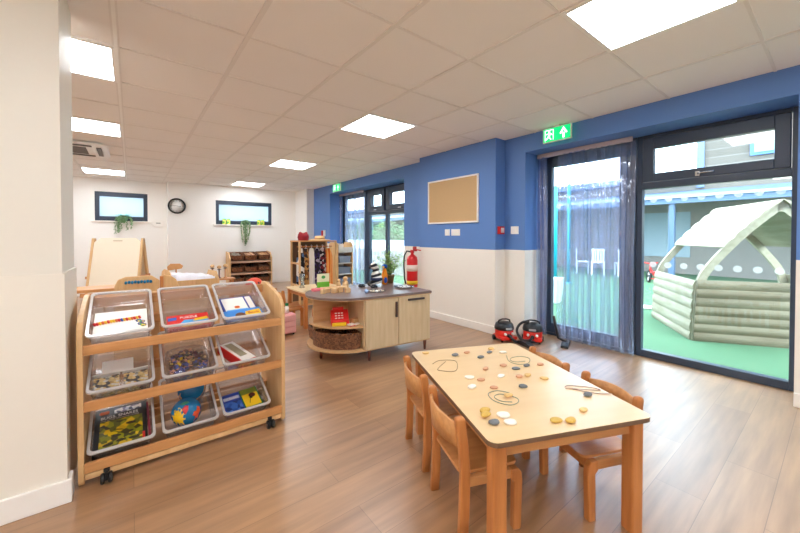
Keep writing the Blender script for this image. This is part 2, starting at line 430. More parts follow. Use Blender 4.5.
# ================================================================== CEILING FITTINGS
LAMP = glow('light_diffuser', (246, 251, 255), PANEL)
def light_panel(x, y, label, group):
    t = thing('ceiling_light', label, 'ceiling light', (x + .3, y + .3, H), 0, 'square ceiling light panels')
    f = MB()
    for a in (-1, 1):
        f.box(a * .287 - .013, a * .287 + .013, -.3, .3, -.008, .003); f.box(-.274, .274, a * .287 - .013, a * .287 + .013, -.008, .003)
    f.build('frame', TRIMW, t)
    MB().box(-.275, .275, -.275, .275, -.005, .002).build('diffuser', LAMP, t)
for x_, y_, l in ((1.739, .309, 'large square ceiling light at the top right, nearest to the window wall'),
                  (1.739, 2.709, 'square ceiling light in the middle of the ceiling, above the island cabinet'),
                  (1.739, 5.109, 'smaller square ceiling light in the middle row, second farthest from the camera'),
                  (1.739, 7.73, 'thin bright ceiling light close to the back wall, above the right back window'),
                  (-.661, 2.709, 'bright square ceiling light cut by the left partition, nearest of the left row'),
                  (-.661, 4.509, 'flat ceiling light at the left between the near panel and the air conditioner'),
                  (-.661, 7.73, 'thin ceiling light at the left just above the back wall, behind the air conditioner'),
                  (-.661, .309, 'unseen ceiling light added to the left row behind the partition edge to even the lighting'),  # near-end lamps are out of view, added to even the room light
                  (-.661, -1.491, 'unseen ceiling light added to the left row at the near end of the room to even the lighting'),
                  (1.739, -1.491, 'unseen ceiling light added to the right row at the near end of the room to even the lighting'),
                  (-2.461, .309, 'unseen ceiling light added in the bay left of the camera to brighten the partition'),  # lamps left of the camera, unseen, added to brighten the partition face
                  (-2.461, -1.491, 'unseen ceiling light added in the near left corner of the room to brighten the partition'),
                  (-2.461, 4.509, 'ceiling light beyond the partition in the left bay'),
                  (-2.461, 7.509, 'ceiling light in the far corner of the left bay')):
    light_panel(x_, y_, l, '')
# air conditioner cassette
ac = thing('air_conditioner', 'white ceiling cassette air conditioner with slatted grille beside the partition', 'air conditioner', (-.63, 5.95, H))
b = MB(); b.loft([rrect(-.42, .42, -.42, .42, .03, -.035), rrect(-.40, .40, -.40, .40, .03, -.045)]); b.box(-.36, .36, -.36, .36, -.036, 0); b.build('fascia', TRIMW, ac, bevel=.004)
b = MB()
for i in range(9): b.box(-.2, .2, -.2 + i * .05, -.2 + i * .05 + .022, -.052, -.044)
b.build('grille', flat('grey_grille', (120, 112, 108), .5), ac)
for a in range(4):
    M_ = Matrix.Rotation(a * PI / 2, 4, 'Z'); b = MB(); b.box(-.26, .26, -.345, -.30, -.056, -.044, 0, M_); b.build('air_flap', flat('flap', (90, 84, 80), .5), ac)

# exit signs
EXG = glow('exit_sign_green', (0, 190, 110), .9); EXW = glow('exit_sign_white', (235, 255, 245), 1.0)
def exit_sign(loc, rz, label, L=.31, hh=.15):
    t = thing('exit_sign', label, 'exit sign', loc, rz, 'green exit signs')
    MB().box(-L / 2, L / 2, -.012, .012, 0, hh).build('housing', TRIMW, t, bevel=.003)
    MB().box(-.03, .03, -.01, .01, hh, hh + .03).build('bracket', TRIMW, t)
    f = MB()
    for sgn in (-1, 1):
        y0, y1 = (-.0145, -.012) if sgn < 0 else (.012, .0145)
        f.box(-L / 2 + .008, L / 2 - .008, y0, y1, .008, hh - .008)
    f.build('green_panel', EXG, t)
    f = MB()
    for sgn in (-1,):
        ya, yb = (-.017, -.0143) if sgn < 0 else (.0143, .017)
        def P(pts): f.prism([(sgn * -1 * u if sgn > 0 else u, v) for u, v in pts], ya, yb, 'y')
        k = hh / .15
        # door with running figure cut (left), arrow up (right)
        P([(-.125, .02 * k), (-.118, .02 * k), (-.118, .13 * k), (-.125, .13 * k)])
        P([(-.118, .122 * k), (-.03, .122 * k), (-.03, .13 * k), (-.118, .13 * k)])
        P([(-.037, .02 * k), (-.03, .02 * k), (-.03, .122 * k), (-.037, .122 * k)])
        P([(-.085, .10 * k), (-.068, .10 * k), (-.068, .117 * k), (-.085, .117 * k)])      # head
        P([(-.095, .055 * k), (-.072, .05 * k), (-.058, .095 * k), (-.08, .097 * k)])       # torso
        P([(-.108, .082 * k), (-.082, .088 * k), (-.08, .097 * k), (-.112, .09 * k)])       # arm
        P([(-.062, .085 * k), (-.045, .068 * k), (-.04, .075 * k), (-.06, .096 * k)])       # arm
        P([(-.086, .055 * k), (-.072, .052 * k), (-.05, .03 * k), (-.058, .022 * k)])       # leg
        P([(-.094, .06 * k), (-.082, .05 * k), (-.108, .025 * k), (-.116, .034 * k)])       # leg
    f.build('running_figure', EXW, t)
    f = MB()
    for sgn in (-1,):
        ya, yb = (-.017, -.0143) if sgn < 0 else (.0143, .017)
        def P(pts): f.prism([(sgn * -1 * u if sgn > 0 else u, v) for u, v in pts], ya, yb, 'y')
        k = hh / .15
        P([(.065, .02 * k), (.085, .02 * k), (.085, .075 * k), (.065, .075 * k)])           # arrow shaft
        P([(.035, .07 * k), (.075, .132 * k), (.115, .07 * k), (.1, .062 * k), (.075, .1 * k), (.05, .062 * k)])
    f.build('arrow', EXW, t)
    return t
exit_sign((3.47, 1.83, 2.128), -PI / 2, 'green lit exit sign with running figure and up arrow, above the strip curtain door', .30, .15)
exit_sign((3.47, 6.65, 2.10), -PI / 2, 'small far green exit sign at the ceiling above the second glazed doorway', .34, .16)

# ================================================================== WALL FITTINGS
nb = thing('noticeboard', 'tan cork noticeboard with a thin pale frame on the blue pillar', 'noticeboard', (3.35, 3.19, 1.32))
MB().box(-.012, 0, -.435, .435, .015, .575).build('board', flat('cork', (200, 168, 124), .85, var=.08, scale=90.), nb)
f = MB(); frame_box(f, -.45, .45, 0, .595, .02, -.02, 0); f.build('frame', flat('pale_frame', (240, 238, 234), .35), nb, bevel=.002)
def plate(y, z, wy, label, rockers):
    t = thing('light_switch', label, 'light switch', (3.35, y, z))
    MB().box(-.009, 0, -wy / 2, wy / 2, -.042, .042).build('plate', TRIMW, t, bevel=.003)
    for k in range(rockers):
        yy = (k - (rockers - 1) / 2) * .045
        MB().box(-.014, -.009, yy - .014, yy + .014, -.022, .022).build('rocker', TRIMW, t, bevel=.001)
plate(3.27, 1.20, .085, 'single white switch plate left of the wider one under the noticeboard', 1)
plate(3.12, 1.20, .15, 'wide white double switch plate under the noticeboard', 2)
# red call point on wall beyond the pillar edge
t = thing('fire_call_point', 'small red fire alarm call point on blue wall beside the pillar', 'alarm', (3.43, 2.5, 1.22))
MB().box(-.045, .045, -.04, 0, -.045, .045).build('housing', flat('signal_red', (205, 28, 34), .35), t, bevel=.004)
MB().box(-.028, .028, -.044, -.04, -.028, .028).build('button_plate', flat('call_white', (225, 215, 212), .4), t)
t = thing('light_switch', 'single white switch on the blue wall between red call point and strip curtain', 'light switch', (XW, 2.36, 1.22))
MB().box(-.01, 0, -.05, .05, -.045, .045).build('plate', TRIMW, t, bevel=.003)
MB().box(-.015, -.01, -.015, .015, -.02, .02).build('rocker', TRIMW, t, bevel=.001)
t = thing('fire_call_point', 'tiny red and white call point on the far blue wall above the straw hat', 'alarm', (XW, 7.5, 1.22))
MB().box(-.03, 0, -.07, 0, -.06, .06).build('red_unit', flat('signal_red', (205, 28, 34)), t)
MB().box(-.02, 0, -.17, -.09, -.07, .07).build('notice', TRIMW, t)
# small white box + thermostat left
t = thing('thermostat', 'small white oval thermostat on the back wall below the clock', 'thermostat', (.46, 9.0, 1.42))
b = MB(); b.prism(rr2(-.10, .10, -.075, .075, .06), -.03, 0, 'y'); b.build('casing', TRIMW, t, bevel=.005)
b = MB(); b.box(-.04, .04, -.033, -.03, .0, .015); b.build('display', flat('grey_display', (110, 110, 110)), t)
# clock
t = thing('wall_clock', 'round black-rimmed wall clock with a white face on the back wall', 'clock', (.77, 8.7, 1.79))
b = MB(); b.lathe([(.115, -.01), (.16, -.01), (.165, -.035), (.155, -.05), (.135, -.04), (.132, -.012)], (0, 0, 0), 36, axis='y'); b.build('rim', BLACKP, t)
MB().lathe([(1e-6, -.018), (.137, -.018), (.137, -.004)], (0, 0, 0), 36, axis='y').build('face', flat('clock_face', (240, 240, 238), .4), t)
b = MB()
for k in range(12):
    a = k * PI / 6; M_ = Matrix.Rotation(a, 4, 'Y'); b.box(-.003, .003, -.021, -.018, .1, .122, 0, M_)
b.build('hour_marks', BLACKP, t)
b = MB(); b.box(-.004, .004, -.023, -.02, -.01, .075, 0, Matrix.Rotation(math.radians(95), 4, 'Y')); b.build('hour_hand', BLACKP, t)
b = MB(); b.box(-.003, .003, -.026, -.023, -.015, .11, 0, Matrix.Rotation(math.radians(-88), 4, 'Y')); b.build('minute_hand', BLACKP, t)

# fire extinguisher on its stand
t = thing('fire_extinguisher', 'red fire extinguisher with black hose standing behind the island cabinet', 'fire extinguisher', (3.26, 3.90, 0))
b = MB(); b.lathe([(.10, 0), (.11, .02), (.11, .05), (.02, .055), (.015, .40)], (0, 0, 0), 20); b.build('stand', flat('signal_red', (205, 28, 34), .35), t)
MB().lathe([(1e-6, .40), (.07, .40), (.08, .415), (.08, .80), (.07, .845), (.035, .875), (.022, .885), (.022, .91)], (0, 0, 0), 24).build('cylinder', flat('signal_red', (205, 28, 34), .3), t)
b = MB(); b.lathe([(.0805, .64), (.0815, .64), (.0815, .73), (.0805, .73)], (0, 0, 0), 24); b.build('instruction_label', flat('label_cream', (232, 215, 205), .5), t)
b = MB(); b.lathe([(.0805, .45), (.0815, .45), (.0815, .50), (.0805, .50)], (0, 0, 0), 24); b.build('yellow_band', flat('yellow_band', (235, 200, 40), .5), t)
b = MB(); b.box(-.02, .02, -.02, .02, .905, .935); b.box(-.012, .012, -.1, .03, .935, .948); b.box(-.01, .01, -.09, .01, .955, .968, 0, Matrix.Rotation(.1, 4, 'X')); b.build('valve_lever', flat('signal_red', (205, 28, 34), .3), t)
b = MB(); b.tube([(-.01, .02, .92), (-.03, .09, .93), (-.05, .125, .86), (-.055, .13, .7), (-.05, .12, .52), (-.04, .10, .44)], .011); b.build('hose', BLACKP, t)
b = MB(); b.box(-.012, .012, -.085, -.025, .93, 1.0); b.build('tag', flat('red_tag', (190, 60, 60)), t)

# ================================================================== STRIP CURTAINS
STRIP = clear('pvc_strip', (247, 249, 255), .15, .05, .12, (190, 212, 255))
RAIL = flat('curtain_rail', (186, 172, 172), .35, .2)
def strip_curtain(y0, y1, zt, label, n, gather):
    t = thing('strip_curtain', label, 'strip curtain', (3.76, (y0 + y1) / 2, 0), 0, 'clear plastic strip curtains')
    L = (y1 - y0)
    MB().box(-.012, .012, -L / 2, L / 2, zt - .035, zt + .012).build('rail', RAIL, t, bevel=.003)
    rnd = random.Random(n)
    for i in range(n):
        u = i / (n - 1)
        c = -L / 2 + .035 + (L - .07) * (u if i < n - gather else 1 - (n - 1 - i) * .3 / n)
        wd = (.105 if i < n - gather else .08) * (.9 + .2 * rnd.random()); dx = (-.01 if i % 2 else .008) + rnd.uniform(-.004, .004)
        b = MB(); rings = []
        ph = rnd.uniform(0, 6); am = rnd.uniform(.003, .008); tw = rnd.uniform(-.15, .15)
        for k in range(11):
            z = zt - .03 - (zt - .045) * k / 10
            row = []
            m = 8
            for sgn in (1, -1):
                for j in (range(m + 1) if sgn > 0 else range(m, -1, -1)):
                    q = j / m - .5
                    xx = dx + am * math.cos(q * 9 + ph + k * .25) + .0009 * sgn + tw * q * wd * k / 10
                    row.append((xx, c + q * wd + .006 * math.sin(k * .6 + ph), z))
            rings.append(row)
        b.loft(rings, 0, True); b.build('strip', STRIP, t)
    return t
strip_curtain(1.245, 2.215, 2.085, 'clear PVC strip curtain hanging in front of the glazed door beside the big window', 15, 4)
strip_curtain(6.05, 7.08, 2.085, 'bluish PVC strip curtain over the far glazed door behind the dressing-up rail', 12, 3)

# ================================================================== TRAY RACK
rack = thing('tray_rack', 'wheeled wooden rack of three tilted tiers beside the white partition', 'storage rack', (-.2, 2.115, 0))
RW = .945
side = [(0.012, .012), (0, .03), (0, .69), (.008, .725), (.03, .755), (.08, .78), (.20, .81), (.32, .835), (.40, .835), (.43, .81), (.43, .012)]
for sx in (0, RW - .022):
    MB().prism(side, sx, sx + .022, 'x').build('side_panel', BIRCH, rack, bevel=.003)
TZ = [.605, .345, .062]
for z in TZ:
    MB().box(.022, RW - .022, .0, .02, z, z + .045).build('front_rail', BEECHX, rack, bevel=.003)
    MB().box(.022, RW - .022, .30, .32, z + .06, z + .10).build('rear_rail', BEECHX, rack, bevel=.003)
for x_ in (.31, .61):
    MB().box(x_ - .02, x_ + .02, .40, .418, .05, .82).build('back_upright', BIRCH, rack, bevel=.002)
for z in (.10, .37, .64, .76):
    MB().box(.022, RW - .022, .385, .40, z, z + .055).build('back_slat', BEECHX, rack, bevel=.002)
MB().box(.022, RW - .022, .004, .04, .012 + .018, .058).build('bottom_rail', BIRCH, rack, bevel=.005)
MB().box(.022, RW - .022, .39, .42, .03, .075).build('bottom_rail', BIRCH, rack, bevel=.005)
for x_, y_ in ((.10, -.016), (.85, -.016), (.075, .36), (.865, .36)):
    c = MB(); c.lathe([(1e-6, -.008), (.02, -.008), (.024, -.004), (.024, .004), (.02, .008), (1e-6, .008)], (x_ + .014, y_, .025), 18, axis='x')
    c.lathe([(1e-6, -.008), (.02, -.008), (.024, -.004), (.024, .004), (.02, .008), (1e-6, .008)], (x_ - .014, y_, .025), 18, axis='x')
    cs = c.build('caster', BLACKP, rack)
    k = MB(); k.box(x_ - .005, x_ + .005, y_ - .015, y_ + .022, .02, .056); k.lathe([(.012, .048), (.012, .06)], (x_, y_ + .015, 0), 12); k.build('fork', BLACKP, cs)
    k = MB(); k.lathe([(.007, -.0095), (.007, .0095)], (x_ - .014, y_, .025), 10, axis='x'); k.build('hub', STEEL, cs)
for x_, y_ in ((.03, .36),): pass
b = MB(); b.lathe([(.006, -.0), (.006, .003)], (.1, .003, .044), 10, axis='y'); b.build('bolt', BLACKP, rack)

TILT = math.radians(23)
def make_tray(label, loc):
    t = thing('storage_tray', label, 'storage tray', loc, 0, 'clear plastic trays in the rack', rot=(TILT, 0, 0))
    W, D, HH = .262, .40, .085
    def R(ix, iy, z, r=.02): return rrect(-W / 2 + ix, W / 2 - ix, iy, D - iy, r, z, 4)
    b = MB()
    b.loft([R(.022, .025, -HH), R(.010, .013, -.012), R(.010, .013, -.002), R(.012, .015, -.002), R(.0125, .0155, -.012), R(.0245, .0275, -HH + .0025)], 0, True)
    b.build('tub', CLEARP, t)
    b = MB()
    rings = [R(.012, .014, -.009), R(0, 0, -.009, .024), R(0, 0, 0, .024), R(.012, .014, 0), R(.012, .014, -.009)]
    b.loft(rings, 0, False, cap=False); b.build('rim', CLEARRIM, t, bevel=.0015)
    return t
TX = [-.041, .248, .531]
TZZ = [.69, .43, .148]
names = [['top row left, holding a white card with beads', 'top row middle, holding a red game box', 'top row right, holding blue picture books'],
         ['middle row left, holding two patterned puzzle packs', 'middle row centre, holding a bag of small pieces', 'middle row right, holding a red and white box'],
         ['bottom row left, holding a black comic book', 'bottom row middle, holding globe balls', 'bottom row right, holding the blue and the yellow book']]
tr0 = None
for r in range(3):
    for c in range(3):
        loc = (TX[c], 2.112, TZZ[r]); lab = 'clear plastic tray in the rack, ' + names[r][c]
        if tr0 is None: tr0 = make_tray(lab, loc)
        else: dup(tr0, loc, None, lab, rot=(TILT, 0, 0))
def in_tray(r, c, u, v, dz, rz=0, tilt=0):
    """point inside a tray: u across, v up the slope, dz above tray floor"""
    M_ = Matrix.Translation((TX[c], 2.112, TZZ[r])) @ Matrix.Rotation(TILT, 4, 'X') @ Matrix.Translation((u, v, -.0815 + dz)) @ Matrix.Rotation(rz, 4, 'Z') @ Matrix.Rotation(tilt, 4, 'X')
    return M_
def place(o, M_): o.matrix_world = M_; return o
def slab(name, label, cat, M_, w, d, h, mat, group=None, sm=None):
    """book or box: cover body and page block"""
    t = thing(name, label, cat, (0, 0, 0), 0, group); place(t, M_)
    MB().box(-w / 2, w / 2, -d / 2, d / 2, 0, h).build('cover' if 'book' in name else 'carton', mat, t, bevel=.0015)
    return t
def patch(parent, name, pts, z, mat, h=.0008):
    return MB().prism(pts, z, z + h, 'z').build(name, mat, parent)
RED = flat('toy_red', (214, 36, 34), .35); YEL = flat('toy_yellow', (240, 196, 30), .4); BLU = flat('toy_blue', (40, 92, 190), .4)
GRN = flat('toy_green', (60, 150, 70), .5); WHT = flat('card_white', (246, 242, 236), .5, var=.01); ORG = flat('toy_orange', (226, 110, 50), .5)
BLK = flat('print_black', (22, 20, 22), .35); TEAL = flat('toy_teal', (20, 110, 150), .4); CYAN = flat('print_cyan', (70, 160, 220), .4)
# 0,0 white card with bead band
t = slab('puzzle_box', 'white flat box with a band of red and yellow beads in the top left tray', 'box', in_tray(0, 0, -.002, .15, .003), .215, .22, .035, WHT)
b = MB(); rnd = random.Random(3)
bl = [(-.105 + i * .0105, .005 + .02 * math.sin(i * .3) * .2 + i * .0016) for i in range(18)]
for k, mm in enumerate([RED, YEL, ORG, BLU]):
    b = MB()
    for i, (x_, y_) in enumerate(bl):
        if [0, 0, 1, 2, 1, 0, 1, 1, 2, 0, 3, 1, 0, 1, 2, 0, 1, 0][i] == k:
            b.ball((x_, y_, .039), .007, 8); b.ball((x_ + .003, y_ - .009, .039), .0055, 8)
    b.build('bead_band', mm, t)
b = MB()
for i, (x_, y_) in enumerate([(.07, .0), (.085, -.012), (.078, -.03), (.09, -.045)]): b.prism([(x_ + .013 * math.cos(a), y_ + .012 * math.sin(a)) for a in [k * PI / 4 for k in range(8)]], .035, .0365 + i * .0006, 'z')
b.build('sticker', spots('sticker_print', [(40, 80, 160), (60, 150, 70), (90, 60, 150), (230, 200, 60), (20, 20, 60)], 120.), t)
# 0,1 red game box
t = slab('game_box', 'red, blue and yellow printed game box in the top middle tray', 'box', in_tray(0, 1, .0, .10, .003), .20, .125, .03, RED)
patch(t, 'blue_print', [(-.06, -.045), (.095, -.04), (.095, .0), (-.02, .01)], .03, CYAN)
patch(t, 'yellow_print', [(-.04, -.055), (.06, -.058), (.05, -.035), (-.03, -.035)], .031, YEL)
patch(t, 'yellow_print', [(.02, -.01), (.095, -.005), (.09, .02), (.03, .01)], .0315, YEL)
patch(t, 'logo_print', [(-.095, .01), (-.055, .015), (-.055, .04), (-.095, .038)], .031, BLU)
text('lettering', 'PUZZLE', .024, WHT, t, (-.04, .025, .031), (0, 0, 0))
# 0,2 books
t = slab('picture_book', 'white picture book outlined in dark blue, behind the yellow one in the top right tray', 'book', in_tray(0, 2, .0, .20, .003, .05), .19, .22, .018, flat('print_navy', (40, 60, 150), .4))
patch(t, 'white_page', rr2(-.085, .045, -.1, .1, .005), .018, WHT); patch(t, 'white_page', rr2(.055, .088, -.1, .1, .005), .018, WHT)
patch(t, 'blue_print', rr2(-.08, .04, -.1, -.03, .005), .019, flat('sky_print', (120, 190, 235), .4))
patch(t, 'orange_print', rr2(-.03, .0, -.02, .005, .01), .0195, ORG)
t = slab('picture_book', 'blue and yellow picture book lying in front in the top right tray', 'book', in_tray(0, 2, .0, .095, .023, .06), .215, .10, .012, flat('book_blue', (60, 140, 220), .4))
patch(t, 'yellow_print', [(.0, -.045), (.1, -.045), (.1, .03), (.015, .02)], .012, YEL)
patch(t, 'brown_figure', [(-.02 + .03 * math.cos(a), -.015 + .03 * math.sin(a)) for a in [k * PI / 6 for k in range(12)]], .0132, flat('brown_print', (110, 66, 40)))
patch(t, 'green_print', rr2(.05, .1, -.047, -.025, .005), .0135, GRN)
text('lettering', 'Book', .03, flat('print_red', (190, 70, 40)), t, (.025, -.01, .0135), (0, 0, 0))
# 1,0 two clear packs
PACK = spots('jigsaw_print', [(196, 168, 110), (90, 80, 70), (150, 150, 140), (214, 186, 130), (60, 60, 66), (176, 140, 84), (205, 200, 190)], 75., .35)
for i, (u, lab) in enumerate(((-.062, 'left clear pack of tan and grey jigsaw pieces in the middle left tray'), (.055, 'right clear pack of tan and grey jigsaw pieces in the middle left tray'))):
    t = thing('jigsaw_pack', lab, 'jigsaw', (0, 0, 0), 0, 'jigsaw packs'); place(t, in_tray(1, 0, u, .105, .003, .03))
    MB().box(-.05, .05, -.06, .06, 0, .022).build('jigsaw_pieces', PACK, t, bevel=.004)
    f = MB(); f.box(-.054, .054, .066, .074, .01, .03); f.build('white_edge', WHT, t)
slab('card_sheet', 'white card sheet lying at the back of the middle left tray', 'card', in_tray(1, 0, -.02, .25, .003), .13, .10, .006, WHT)
# 1,1 bag of pieces
t = thing('bag_of_pieces', 'clear bag full of small dark, pink and blue pieces in the middle centre tray', 'bag', (0, 0, 0)); place(t, in_tray(1, 1, .0, .155, .003))
rnd = random.Random(11); mats = [flat('bit_dark', (52, 40, 40)), flat('bit_pink', (214, 150, 120)), flat('bit_blue', (60, 70, 150)), flat('bit_tan', (196, 160, 110)), flat('bit_maroon', (96, 36, 44)), YEL]
groups = [MB() for _ in mats]
for i in range(190):
    a = rnd.uniform(0, 2 * PI); q = math.sqrt(rnd.random()); u, v = .092 * q * math.cos(a), .115 * q * math.sin(a)
    z = .008 + .035 * (1 - q * q) * rnd.random() + .005
    wts = [5, 3, 1, 2, 3, .3] if v > -.02 else [2, 2, 5, 2, 1, 1]
    k = rnd.choices(range(6), wts)[0]
    s_ = rnd.uniform(.007, .012)
    M_ = Matrix.Translation((u, v, z)) @ Euler((rnd.uniform(-.7, .7), rnd.uniform(-.7, .7), rnd.uniform(0, 3))).to_matrix().to_4x4()
    groups[k].box(-s_, s_, -s_ * .7, s_ * .7, -.0025, .0025, 0, M_)
for k, gm in enumerate(groups): gm.build('pieces', mats[k], t)['kind'] = 'stuff'
b = MB(); b.loft([rrect(-.10, .10, -.12, .12, .04, .0), rrect(-.104, .104, -.125, .13, .045, .025), rrect(-.07, .07, -.09, .10, .04, .058)], 0, True); b.build('bag_film', clear('bag_film', (250, 250, 250), .14, .1, .05), t)
# 1,2 red & white box
t = thing('game_box', 'red and white box leaning diagonally in the middle right tray', 'box', (0, 0, 0)); place(t, in_tray(1, 2, -.035, .14, .005, math.radians(28), 0))
MB().prism([(-.05, 0), (.06, 0), (.055, .03), (-.045, .055)], -.11, .10, 'y').build('carton', RED, t, bevel=.002)
Mt = Matrix.Translation((0, 0, 0)) @ Matrix.Rotation(0, 4, 'Y')
b = MB(); b.add([(-.04, -.105, .0545), (.054, -.105, .0315), (.054, .095, .0315), (-.04, .095, .0545), (-.04, -.105, .0560), (.054, -.105, .0330), (.054, .095, .0330), (-.04, .095, .0560)],
                 [(0, 1, 2, 3), (4, 5, 6, 7), (0, 1, 5, 4), (1, 2, 6, 5), (2, 3, 7, 6), (3, 0, 4, 7)]); b.build('white_lid', WHT, t)
b = MB(); b.add([(-.02, -.06, .0513), (.03, -.06, .039), (.03, .08, .039), (-.02, .08, .0513), (-.02, -.06, .0525), (.03, -.06, .0402), (.03, .08, .0402), (-.02, .08, .0525)],
                 [(0, 1, 2, 3), (4, 5, 6, 7), (0, 1, 5, 4), (1, 2, 6, 5), (2, 3, 7, 6), (3, 0, 4, 7)]); b.build('grey_print', flat('grey_gold_print', (160, 150, 120)), t)
# 2,0 black comic annual
t = slab('comic_book', 'black-edged comic book with a yellow-green cover in the bottom left tray', 'book', in_tray(2, 0, -.008, .17, .003, .0), .215, .29, .025, BLK)
patch(t, 'cover_picture', rr2(-.085, .088, -.13, .055, .003), .025, spots('bug_print', [(150, 150, 20), (214, 176, 20), (96, 96, 24), (236, 196, 30), (60, 56, 20), (130, 130, 20)], 42., .3))
for x_, y_, a in ((-.02, -.05, .5), (.03, -.045, -.4), (0, -.085, 0), (.05, -.09, .3), (-.05, -.095, -.2), (-.01, -.015, 1.2), (.04, .01, .2)):
    patch(t, 'insect', [(x_ + .022 * math.cos(k * PI / 4 + a), y_ + .009 * math.sin(k * PI / 4)) for k in range(8)], .026 + abs(x_) * .01, flat('insect_print', (44, 36, 20), .3))
patch(t, 'top_picture', rr2(-.03, .085, .098, .13, .004), .025, spots('top_print', [(70, 70, 100), (190, 190, 210), (120, 110, 140), (230, 225, 225)], 60., .3))
patch(t, 'orange_badge', rr2(-.09, -.05, .105, .125, .008), .0255, ORG)
patch(t, 'red_badge', rr2(.086, .097, -.125, -.07, .004), .0255, RED)
text('title', 'BUGS, SNAKES', .024, WHT, t, (-.085, .072, .0255), (0, 0, 0))
text('subtitle', 'AND OTHER CRAWLING THINGS', .0105, flat('print_grey', (200, 190, 180)), t, (-.085, .059, .0255), (0, 0, 0))
slab('exercise_book', 'thin maroon-edged book standing beside the comic book in the bottom left tray', 'book', in_tray(2, 0, .106, .16, .003, .02), .008, .24, .045, flat('maroon', (140, 36, 60)))
# 2,1 globe balls
def globe(label, M_, r, seed):
    t = thing('globe_ball', label, 'ball', (0, 0, 0), 0, 'globe balls'); place(t, M_)
    MB().ball((0, 0, 0), r, 32, 0).build('ball', flat('ocean_blue', (24, 110, 160), .25), t)
    def cont(pts, mat, nm):
        b = MB(); n = len(pts); cx = sum(p_[0] for p_ in pts) / n; cy = sum(p_[1] for p_ in pts) / n
        rings = [[(cx + (p_[0] - cx) * q, cy + (p_[1] - cy) * q) for p_ in pts] for q in (1, .66, .33, .02)]
        def sp(u, v, rr): return (rr * math.cos(v) * math.sin(u), -rr * math.cos(v) * math.cos(u), rr * math.sin(v))
        b.loft([[sp(u, v, r * .999) for u, v in rings[0]]] + [[sp(u, v, r * 1.008) for u, v in rg] for rg in rings], 0, True); b.build(nm, mat, t)
    for pts, mat, nm in seed: cont(pts, mat, nm)
    return t
Y_ = flat('land_yellow', (240, 190, 20), .3); R_ = flat('land_red', (200, 36, 40), .3); O_ = flat('land_orange', (226, 84, 40), .3); T_ = flat('land_tan', (200, 150, 90), .4); G_ = flat('land_green', (40, 120, 90), .3)
cA = [([(-1.3, .1), (-1.1, .5), (-.75, .75), (-.45, .6), (-.25, .3), (-.15, -.1), (-.3, -.5), (-.1, -.85), (-.6, -.95), (-1.0, -.65), (-1.2, -.3)], Y_, 'yellow_land'),
      ([(-.45, .62), (-.2, .85), (.1, .8), (.05, .5), (-.05, .35), (-.15, .2), (-.3, .35)], R_, 'red_land'),
      ([(.45, -.6), (.9, -.5), (1.1, 0), (1.05, .35), (.8, .5), (.6, .2), (.45, .25), (.3, .0), (.55, -.2)], O_, 'orange_land'),
      ([(-.9, .95), (-.5, 1.15), (.1, 1.2), (.3, 1.0), (-.1, .92), (-.5, .88)], G_, 'green_land')]
cB = [([(-1.3, -.2), (-1.0, .1), (-.9, -.3), (-1.1, -.7)], T_, 'tan_land'), ([(.2, -1.0), (.7, -.7), (1.2, -.1), (1.4, .4), (1.2, .5), (.9, 0), (.5, -.5), (.1, -.7)], T_, 'tan_land')]
globe('front globe ball with yellow, red and orange lands, in the bottom middle tray', Matrix.Translation((.232, 2.222, .182)), .072, cA)
globe('darker blue globe ball with tan lands behind the yellow one in the bottom middle tray', Matrix.Translation((.275, 2.36, .245)), .072, cB)
# 2,2 two books
t = slab('picture_book', 'dark blue book at the left of the bottom right tray', 'book', in_tray(2, 2, -.055, .13, .003, .06), .105, .15, .02, flat('deep_blue', (36, 66, 160), .3))
patch(t, 'title_band', rr2(-.045, .045, .025, .05, .002), .02, flat('pale_blue_print', (170, 180, 220)))
patch(t, 'cover_picture', rr2(-.045, .045, -.065, .01, .004), .02, spots('sea_print', [(40, 76, 150), (60, 100, 176), (30, 50, 110), (80, 120, 190)], 40., .3))
text('title', 'OCEANS', .02, WHT, t, (-.042, .03, .0212), (0, 0, 0))
t = slab('picture_book', 'yellow book with a ladybird and green edge in the bottom right tray', 'book', in_tray(2, 2, .048, .135, .006, .07), .105, .15, .022, flat('book_green', (20, 110, 60), .3))
patch(t, 'cover_picture', rr2(-.047, .044, -.07, .03, .003), .022, YEL)
patch(t, 'green_top', rr2(-.047, .044, .03, .07, .003), .022, flat('olive_print', (120, 130, 30)))
patch(t, 'ladybird', [(.01 + .02 * math.cos(a), .012 + .018 * math.sin(a)) for a in [k * PI / 6 for k in range(12)]], .0235, flat('ladybird_red', (80, 18, 20)))
patch(t, 'ladybird_head', [(.0 + .01 * math.cos(a), -.004 + .01 * math.sin(a)) for a in [k * PI / 6 for k in range(12)]], .0245, BLK)
patch(t, 'stalk', [(-.02, -.045), (-.017, -.045), (.0, .0), (-.004, .0)], .0235, BLK)

